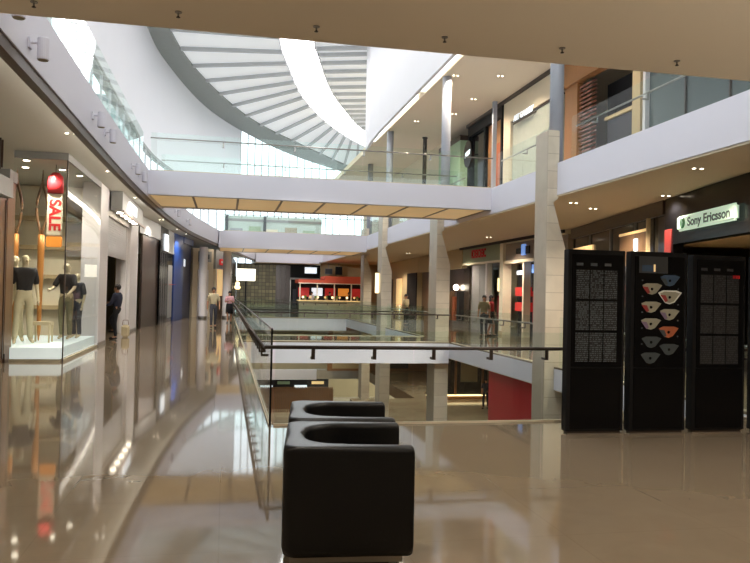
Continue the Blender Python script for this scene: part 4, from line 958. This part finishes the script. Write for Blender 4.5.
# dark glass shop
p, q = (11.95, 23.9), (10.38, 15.95); a, L = along(p, q)
t = thing('dark_glass_shopfront', 'dark glass shopfront between the nearest pillar and the lit green sign', 'shopfront', (p[0], p[1], 0), a)
B().box(0, 0, 3.75, L, .3, 4.1).obj('dark_fascia', M['bronze'], t)
w_ = L / 4
for k in range(4):
    B().box(k * w_ + .03, .1, 0, (k + 1) * w_ - .03, .13, 3.749).obj('dark_glass', M['darkglass'], t)
    if k: B().box(k * w_ - .028, .05, 0, k * w_ + .028, .16, 3.749).obj('mullion', M['steel'], t)
B().box(4.9, .06, 2.6, 7.0, .0995, 3.45).obj('warm_window', M['brownwood'], t); B().box(4.9, .04, 3.45, 7.0, .0995, 3.52).obj('strip_lamp', M['dimglow'], t); B().box(6.1, .03, 2.9, 6.35, .0595, 3.3).obj('bright_screen', M['screen'], t)
B().box(7.15, -.04, 0, 7.25, .04, 3.749).obj('tan_post', M['tan'], t); B().box(.2, .04, 3.1, 2.4, .0995, 3.4).obj('lit_bulkhead', M['dimglow'], t)
# framed shop with blue-white sign
p, q = (12.0, 30.1), (11.95, 24.1); a, L = along(p, q)
t = thing('cream_framed_shopfront', 'cream framed shopfront with a dark interior and glowing red shelves', 'shopfront', (p[0], p[1], 0), a)
b = B(); b.box(0, -.06, 3.95, L, .2, 4.1); b.box(0, -.06, 3.1, L, .2, 3.22); b.obj('cream_frame', M['cream'], t); B().box(0, 0, 3.221, L, .2, 3.949).obj('mauve_fascia', mat('mauve_fascia', rgb(150, 136, 122), .5), t)
B().box(0, .6, 0, L, .7, 3.099).obj('dark_back', M['charcoal'], t)
B().box(.3, .4, 2.62, 1.7, .45, 2.8).obj('lit_strip_sign', M['screen'], t)
for z in (1.05, 1.7): B().box(.3, .35, z, 1.7, .599, z + .38).obj('red_display', M['redglow'], t)
B().box(1.9, .0, 0, 2.05, .3, 3.099).obj('post', M['cream'], t); B().box(2.15, .3, 2.65, 3.1, .4, 3.0).obj('blue_screen', M['screenblue'], t); B().box(2.2, .3, 1.9, 3.1, .4, 2.6).obj('black_panel', M['black'], t)
for x in (2.3, 2.6, 2.9): B().box(x, .3, .6, x + .18, .42, 1.7).obj('red_goods', M['redcloth'], t)
t = thing('logo_shop_sign', 'small dark sign with a blue-white emblem on the cream framed shopfront', 'shop sign', (11.96, 28.75, 3.58), a)
B().box(0, -.05, -.12, .55, -.0005, .1).obj('dark_letters', M['black'], t); B().box(.6, -.07, -.2, .95, -.0005, .24).obj('blue_white_emblem', M['screenblue'], t); B().box(1.0, -.05, -.16, 1.35, -.0005, .16).obj('dark_emblem', M['black'], t)
t = thing('cream_pilaster', 'cream pilaster between the red sign shop and the cream framed shop', 'pilaster', (12.0, 30.55, 0), a)
B().box(0, -.1, 0, .4, .3, 4.1).obj('shaft', M['cream'], t); B().box(-.0, -.12, 0, .4, -.1005, .15).obj('skirting', M['tan'], t)
p, q = (12.0, 36.0), (12.0, 30.65); a, L = along(p, q)
t = thing('pale_green_shopfront', 'pale grey-green shopfront with grey double doors under a red sign', 'shopfront', (p[0], p[1], 0), a)
B().box(0, 0, 3.3, L, .3, 4.1).obj('green_fascia', mat('pale_green_fascia', rgb(150, 160, 130), .5), t); B().box(0, -.03, 3.2, L, .2, 3.299).obj('white_ledge', M['cream'], t)
for x in (1.2, 2.35): 
    d = B().box(x, .1, 0, x + 1.1, .16, 3.19).obj('grey_door', M['greyfascia'], t)
for x0_, x1_ in ((.0, 1.15), (3.75, 5.3)):
    B().box(x0_, .08, 0, x1_, .1, 3.19).obj('glass', M['clear'], t); B().box(x0_, .8, 0, x1_, .9, 3.19).obj('backdrop', M['khaki'], t)
for x, m in ((3.95, 'redcloth'), (4.4, 'charcoal'), (4.85, 'redcloth')): B().box(x, .4, .5, x + .3, .6, 1.7).obj('display_goods', M[m], t)
B().box(3.5, -.05, 0, 3.74, .2, 3.19).obj('pale_post', M['pier'], t); B().box(4.2, .3, 1.9, 4.35, .4, 2.5).obj('lit_tube', M['warmglow'], t)
t = thing('red_shop_sign', 'small red lettered sign on the pale grey-green fascia', 'shop sign', (12.0, 34.5, 3.72), a)
for k, w_ in enumerate((.32, .32, .3, .32, .3)):
    b = B(); x = k * .4
    b.box(x, -.06, -.2, x + .09, -.0005, .2); b.box(x + .0905, -.06, .1, x + w_, -.0005, .2); b.box(x + .0905, -.06, -.2, x + w_, -.0005, -.1)
    if k % 2: b.box(x + .0905, -.06, -.05, x + w_ - .04, -.0005, .05)
    b.obj('red_letter', M['red'], t)
p, q = (12.3, 46.0), (12.0, 36.1); a, L = along(p, q)
t = thing('brown_arcade_shopfront', 'tan shopfront with dark displays seen between the second and third pillars', 'shopfront', (p[0], p[1], 0), a)
B().box(0, 0, 3.1, L, .3, 4.1).obj('tan_fascia', M['tan'], t); B().box(0, .3, 0, 3.0, .4, 3.099).obj('brown_wall', M['brownwood'], t); B().box(3.0, .3, 0, 5.2, .4, 3.099).obj('dark_glass', M['darkglass'], t)
B().box(5.2, 0, 0, 5.6, .3, 3.099).obj('pale_jamb', M['beige'], t); B().box(5.6, .4, 0, L, .5, 3.099).obj('dark_display', M['bronze'], t)
for k in range(4): B().box(6.0 + k * .9, .1, .3, 6.4 + k * .9, .39, 1.6 + .3 * (k % 2)).obj('display_figure', M[('redcloth', 'brownwood', 'maporange', 'charcoal')[k]], t)
B().ball((8.2, .2, 2.1), .16).obj('lamp_globe', M['lamp'], t)
p, q = (13.0, 61.5), (12.3, 46.1); a, L = along(p, q)
t = thing('distant_tan_shopfront', 'distant tan shopfront with a tall black doorway at the far right end', 'shopfront', (p[0], p[1], 0), a)
B().box(0, 0, 0, L, .3, 4.1).obj('tan_wall', M['tan'], t); B().box(12.2, -.05, 0, 15.3, -.0005, 3.1).obj('black_doorway', M['blackmatte'], t)
for k in range(3): B().box(1 + k * 3.6, -.05, .3, 3 + k * 3.6, -.0005, 2.8).obj('display_window', M[('orangeglow', 'bronze', 'dimglow')[k]], t)
t = thing('glowing_wall_lamp', 'small warm glowing lamp on the third pillar side', 'wall lamp', (7.5, 36.0, 2.2)); B().box(-.06, -.2, -.5, .0495, .2, .5).obj('glow_panel', M['warmglow'], t); B().box(-.08, -.22, .5, .0495, .22, .53).obj('cap', M['steel'], t)

# ------------------------------------------------------------------ upper right shops (x = 11.2)
XU = 11.2
def ushop(name, label, y0, y1, cat='shopfront'):
    return thing(name, label, cat, (XU, y1, UP), -PI / 2), y1 - y0
def U(y1, y): return y1 - y
t, L = ushop('gallery_shopfront', 'cream shopfront with a grey-green shutter under the gallery sign upstairs', 23.3, 28.6)
B().box(0, .0, 3.85, L, .3, 4.865).obj('cream_header', M['beige'], t); B().box(.0, 0, 0, .75, .3, 3.849).obj('cream_jamb', M['beige'], t); B().box(.751, .1, 0, L, .18, 3.78).obj('grey_green_shutter', mat('grey_green', rgb(160, 162, 148), .5), t); B().box(.751, .05, 3.781, L, .2, 3.849).obj('dark_rail', M['bronze'], t)
t = thing('gallery_sign', 'small pale lettered sign on the cream upper shopfront', 'shop sign', (XU - .02, 27.5, UP + 3.82), -PI / 2)
B().box(.0, -.03, -.2, 2.2, -.0005, -.15).obj('mounting_bar', M['bronze'], t)
text_mesh('sign_letters', 'ART GALLERY', .32, M['screen'], t, (1.1, -.055, 0), depth=.01, sx=.95, bold=.004)
t, L = ushop('black_framed_shopfront', 'black framed upper shopfront with tall glass and an orange poster', 28.8, 33.2)
b = B(); b.box(0, 0, 4.3, L, .3, 4.865); b.box(0, 0, 0, .2, .3, 4.299); b.box(2.2, 0, 0, 2.4, .3, 4.299); b.box(L - .15, 0, 0, L, .3, 4.299); b.obj('black_frame', M['blackmatte'], t)
B().box(.2, .15, 0, 2.2, .17, 4.299).obj('dark_glass', M['darkglass'], t); B().box(2.4, .15, 0, L - .15, .17, 4.299).obj('tan_glass', M['wood'], t); B().box(3.0, .1, 1.0, 4.1, .149, 3.3).obj('orange_poster', M['maporange'], t); B().box(.3, .1, 0, 1.2, .149, 1.2).obj('red_poster', M['mapred'], t)
t = thing('round_shop_sign', 'round black sign with a pale script emblem upstairs', 'shop sign', (XU - .45, 31.7, UP + 3.2), -PI / 2)
b = B(); b.prismy([(.55 * math.cos(2 * PI * k / 28), .62 * math.sin(2 * PI * k / 28)) for k in range(28)], -.06, .06); b.obj('disc', M['black'], t)
B().prismy([(-.34, -.14), (.3, -.04), (.36, .16), (-.28, .08)], -.075, -.0605).obj('pale_emblem', M['screen'], t); B().box(-.03, .0605, -.03, .03, .449, .03).obj('wall_arm', M['blackmatte'], t)
t = thing('steel_mullion_post', 'blue-grey steel post in front of the black framed upper shop', 'post', (XU - .35, 28.75, UP)); B().box(-.08, -.08, 0, .08, .08, 4.869).obj('shaft', M['greycol'], t); B().box(-.18, -.18, 0, .18, .18, .03).obj('foot_plate', M['steel'], t) if False else None
t, L = ushop('green_box_shopfront', 'pale green block-like shopfront upstairs beyond the round sign', 33.4, 37.0)
B().box(0, -.3, 0, L, .3, 4.2).obj('green_block', M['green'], t); B().box(0, -.32, 4.201, L, .3, 4.45).obj('dark_cornice', M['bronze'], t)
t, L = ushop('cream_upper_wall', 'cream upper wall beyond the pale green block', 37.1, 60, 'wall panel')
B().box(0, 0, 0, L, .3, 4.865).obj('panel', M['beige'], t); B().box(0, -.02, 0, L, -.0005, .15).obj('skirting', M['tan'], t)
t = thing('black_post', 'slim black post with a rounded black foot on the upper right gallery', 'post', (9.3, 34.0, UP)); B().tube([(0, 0, 1.2), (0, 0, 4.3)], .1, 12).obj('shaft', M['blackmatte'], t); B().lathe([(.3, 0), (.42, .4), (.36, .9), (.12, 1.35)], (0, 0, 0), 16).obj('rounded_foot', M['blackmatte'], t, smooth=True); B().lathe([(.14, 0), (.14, .05)], (0, 0, 4.3), 12).obj('cap', M['blackmatte'], t)
# wood lined recess, near right upstairs
t, L = ushop('timber_shopfront', 'honey timber lined shopfront with dark louvres upstairs near the top right', 18.2, 23.2)
B().box(0, 0, 3.9, L, .3, 4.865).obj('timber_header', M['wood'], t); B().box(0, .1, 0, .9, .3, 3.899).obj('timber_panel', M['wood'], t); B().box(.9, 1.2, 0, L, 1.3, 3.899).obj('dark_interior', M['charcoal'], t)
for k in range(28): B().obox((1.35, .25, .1 + k * .135), (.8, .2, .06), 0, .4).obj('louvre', M['slat'], t)
for k in range(28): B().obox((4.42, .25, .1 + k * .135), (.3, .2, .06), 0, .4).obj('louvre', M['slat'], t)
B().box(2.0, .5, 2.4, 4.2, .6, 2.5).obj('cream_rail', M['tan'], t); B().box(2.0, .6, 0, 4.2, .7, 2.39).obj('grey_panel', M['greycloth'], t); B().box(4.6, -.1, 0, L, .3, 3.899).obj('tan_jamb', M['tan'], t)
downlight(10.6, 21.3, 8.1, 'twin downlight low in front of the timber shopfront upstairs', 'twin downlights in the upper right ceiling') if False else None
t, L = ushop('grey_glass_shopfront', 'dark grey glass shopfront upstairs at the top right corner', 8.0, 18.1)
B().box(0, -.08, 0, .12, .1, 4.865).obj('white_jamb', M['pier'], t); w_ = (L - .13) / 6
for k in range(6):
    B().box(.13 + k * w_, .05, 0, .13 + (k + 1) * w_ - .05, .08, 3.6).obj('grey_glass', mat('grey_glass', rgb(92, 102, 102), .12), t); B().box(.13 + (k + 1) * w_ - .049, .0, 0, .13 + (k + 1) * w_ - .001, .1, 3.6).obj('mullion', M['darksteel'], t)
B().box(.13, 0, 3.601, L, .2, 4.865).obj('grey_fascia', M['greyfascia'], t)

# ------------------------------------------------------------------ level below
t = thing('red_hoarding', 'bright red hoarding wall on the lower level seen through the glass', 'hoarding', (8.5, 22.6, LOW), -PI / 2)
for k in range(2): B().box(k * 2.6, 0, 0, k * 2.6 + 2.59, .12, 4.3).obj('red_panel', M['red'], t)
b = B()
for x0_, z0_, x1_, z1_ in ((1.2, 1.0, 2.6, 2.2), (2.0, 2.1, 3.4, 1.2), (3.2, .8, 4.6, 1.9)): b.tube([(x0_, -.01, z0_), ((x0_ + x1_) / 2, -.01, (z0_ + z1_) / 2 + .25), (x1_, -.01, z1_)], .04, 6)
b.obj('dark_scribble', mat('dark_red', rgb(130, 26, 34), .5), t)
t = thing('lower_display_shopfront', 'dark glass display shopfront on the lower level with a gold lit ledge', 'shopfront', (12.6, 44.3, LOW))
B().box(0, 0, 0, 5.6, .3, .22).obj('gold_base', M['wood'], t); B().box(0, -.1, .221, 5.6, .3, .3).obj('lit_ledge', M['warmglow'], t); B().box(0, .1, .301, 5.6, .2, 4.3).obj('dark_glass', M['darkglass'], t)
for k in range(4): B().box(k * 1.8, -.02, .301, k * 1.8 + .12, .099, 4.3).obj('mullion', M['wood'], t)
for k in range(3): B().box(.4 + k * 1.8, .0, .8 + .3 * (k % 2), 1.5 + k * 1.8, .099, 2.4 + .4 * (k % 3)).obj('display_goods', M[('bronze', 'khaki', 'oliveclothe')[k]], t)
B().box(2.2, .02, 2.5, 3.2, .099, 2.62).obj('strip_lamp', M['dimglow'], t)
struct(B().box(15.9, -8, LOW, 24, 41.9, -.6).obj('wall_right', M['beige']), 'beige wall of the lower right shops')
t = thing('lower_timber_shopfront', 'brown timber shopfront with a lit window at the far end of the lower level', 'shopfront', (8.6, 61.0, LOW))
B().box(0, 0, 0, 15.0, .3, 4.1).obj('timber_wall', M['wood'], t); B().box(4.2, -.05, 1.8, 4.9, -.0005, 3.6).obj('lit_window', M['warmglow'], t); B().box(5.4, -.05, .2, 7.0, -.0005, 3.8).obj('dark_opening', M['bronze'], t); B().box(.4, -.05, .2, 3.0, -.0005, 3.4).obj('tan_panel', M['tan'], t)
t = thing('lower_parapet_bridge', 'pale slab edge with glass rail far away two levels below', 'parapet', (1.0, 74.0, LOW2 + 3.0)) if False else None
struct(B().box(-12, 80, LOW2, 24, 80.3, LOW - .8).obj('wall_far', M['tan']), 'tan wall two levels below')
t = thing('lower_shop_counter', 'dark shelving with bright lit strips two levels below, behind the armchairs', 'shop display', (3.5, 77.0, LOW2))
B().box(0, 0, 0, 7.5, .5, 3.0).obj('dark_unit', M['charcoal'], t)
for k in range(4): B().box(.3 + k * 1.8, -.05, 1.4 + .4 * (k % 2), 1.6 + k * 1.8, -.0005, 1.7 + .4 * (k % 2)).obj('lit_strip', M[('screen', 'green', 'screen', 'dimglow')[k]], t)
t = thing('slatted_screen', 'low brown slatted timber screen two levels below', 'screen wall', (3.0, 70.0, LOW2))
for k in range(44): B().box(k * .17, 0, 0, k * .17 + .12, .08, 2.4).obj('slat', M['wood'], t)
B().box(0, .0801, .3, 7.5, .12, 2.2).obj('backing_rail', M['brownwood'], t)
struct(B().box(-3, 62.2, LOW + .01, 12, 62.3, -.84).obj('wall_far', M['khaki']), 'khaki wall over the far lower gallery')

# ------------------------------------------------------------------ city outside the glazing
def city(x0, y0, x1, y1, z1, m, label):
    t = thing('city_building', label, 'building', (x0, y0, LOW2)); b = B(); b.box(0, 0, 0, x1 - x0, y1 - y0, z1 - LOW2); b.obj('facade', M[m], t)
    B().box(-.3, -.3, z1 - LOW2 + .001, x1 - x0 + .3, y1 - y0 + .3, z1 - LOW2 + .8).obj('roof_edge', M['concrete'], t)
    for k in range(3): B().box(1 + k * 3, 2, z1 - LOW2 + .801, 3 + k * 3, 4, z1 - LOW2 + 2.5).obj('roof_plant', M['concrete'], t)
city(-26, 54, -15, 66, 34, 'facade2', 'grey city tower outside the clerestory at the top left'); city(-34, 100, -14, 120, 26, 'facade', 'pale green city block outside, seen low through the clerestory')
struct(B().box(-160, -100, LOW2 - .6, 160, 260, LOW2 - .4).obj('ground', M['concrete']), 'city ground outside')

t = thing('upper_far_kiosk', 'pale glass fronted shop unit far away on the upper level between the two bridges', 'shop unit', (-.2, 61.5, UP))
B().box(0, 0, 0, 8.1, .3, 2.95).obj('pale_front', mat('pale_glass_front', rgb(188, 202, 194), .4, var=.1, scale=.6), t)
for k, x in enumerate((.5, 2.0, 3.4, 5.0, 6.5)): B().box(x, -.05, .3, x + 1.0, -.0005, 1.9 + .2 * (k % 2)).obj('display_window', M[('greycol', 'green', 'cream', 'khaki', 'green')[k]], t)
for x in (.1, 3.2): B().box(x, -.3, 0, x + .22, -.0605, 2.94).obj('dark_post', M['charcoal'], t)
B().box(0, -.06, 2.5, 8.1, -.0005, 2.7).obj('grey_band', M['greyfascia'], t)
for x, y, l in ((.9, 59.7, 'dark slim post left on the far upper gallery'), (3.3, 59.9, 'dark slim post in the middle of the far upper gallery')) [:0]: pass

p, q = (.36, 48.75), (.85, 61.4); a, L = along(p, q)
t = thing('dark_corner_shopfront', 'dark shopfront with small glowing globes between the red sign shop and the lantern', 'shopfront', (p[0], p[1], 0), a)
B().box(0, 0, 0, L, .3, 4.0).obj('brown_wall', M['bronze'], t); B().box(1.0, -.05, .1, L - .5, -.0005, 2.8).obj('dark_window', M['darkglass'], t)
for k in range(3): B().ball((1.5 + k * 2.2, -.35, 1.9 + .25 * (k % 2)), .16).obj('globe_lamp', M['warmglow'], t); B().tube([(1.5 + k * 2.2, -.0505, 1.9 + .25 * (k % 2)), (1.5 + k * 2.2, -.2, 1.9 + .25 * (k % 2))], .02).obj('lamp_arm', M['steel'], t)
# ------------------------------------------------------------------ world and light
w = bpy.data.worlds.new('sky'); SC.world = w; w.use_nodes = True
nt = w.node_tree; bg = nt.nodes['Background']
tc = nt.nodes.new('ShaderNodeTexCoord'); sx = nt.nodes.new('ShaderNodeSeparateXYZ'); cr = nt.nodes.new('ShaderNodeValToRGB')
cr.color_ramp.elements[0].position = .0; cr.color_ramp.elements[0].color = (.80, .93, 1.0, 1)
cr.color_ramp.elements[1].position = .5; cr.color_ramp.elements[1].color = (.95, .98, 1.0, 1)
nt.links.new(tc.outputs['Generated'], sx.inputs[0]); nt.links.new(sx.outputs['Z'], cr.inputs['Fac']); nt.links.new(cr.outputs['Color'], bg.inputs['Color'])
bg.inputs['Strength'].default_value = 2.6
SC.view_settings.view_transform = 'Standard'; SC.view_settings.look = 'None'; SC.view_settings.exposure = 0
SC.cycles.use_denoising = True
SC.cycles.max_bounces = 10; SC.cycles.diffuse_bounces = 4; SC.cycles.glossy_bounces = 4; SC.cycles.transparent_max_bounces = 24
SC.cycles.sample_clamp_indirect = 6.0
SC.cycles.caustics_reflective = False; SC.cycles.caustics_refractive = False
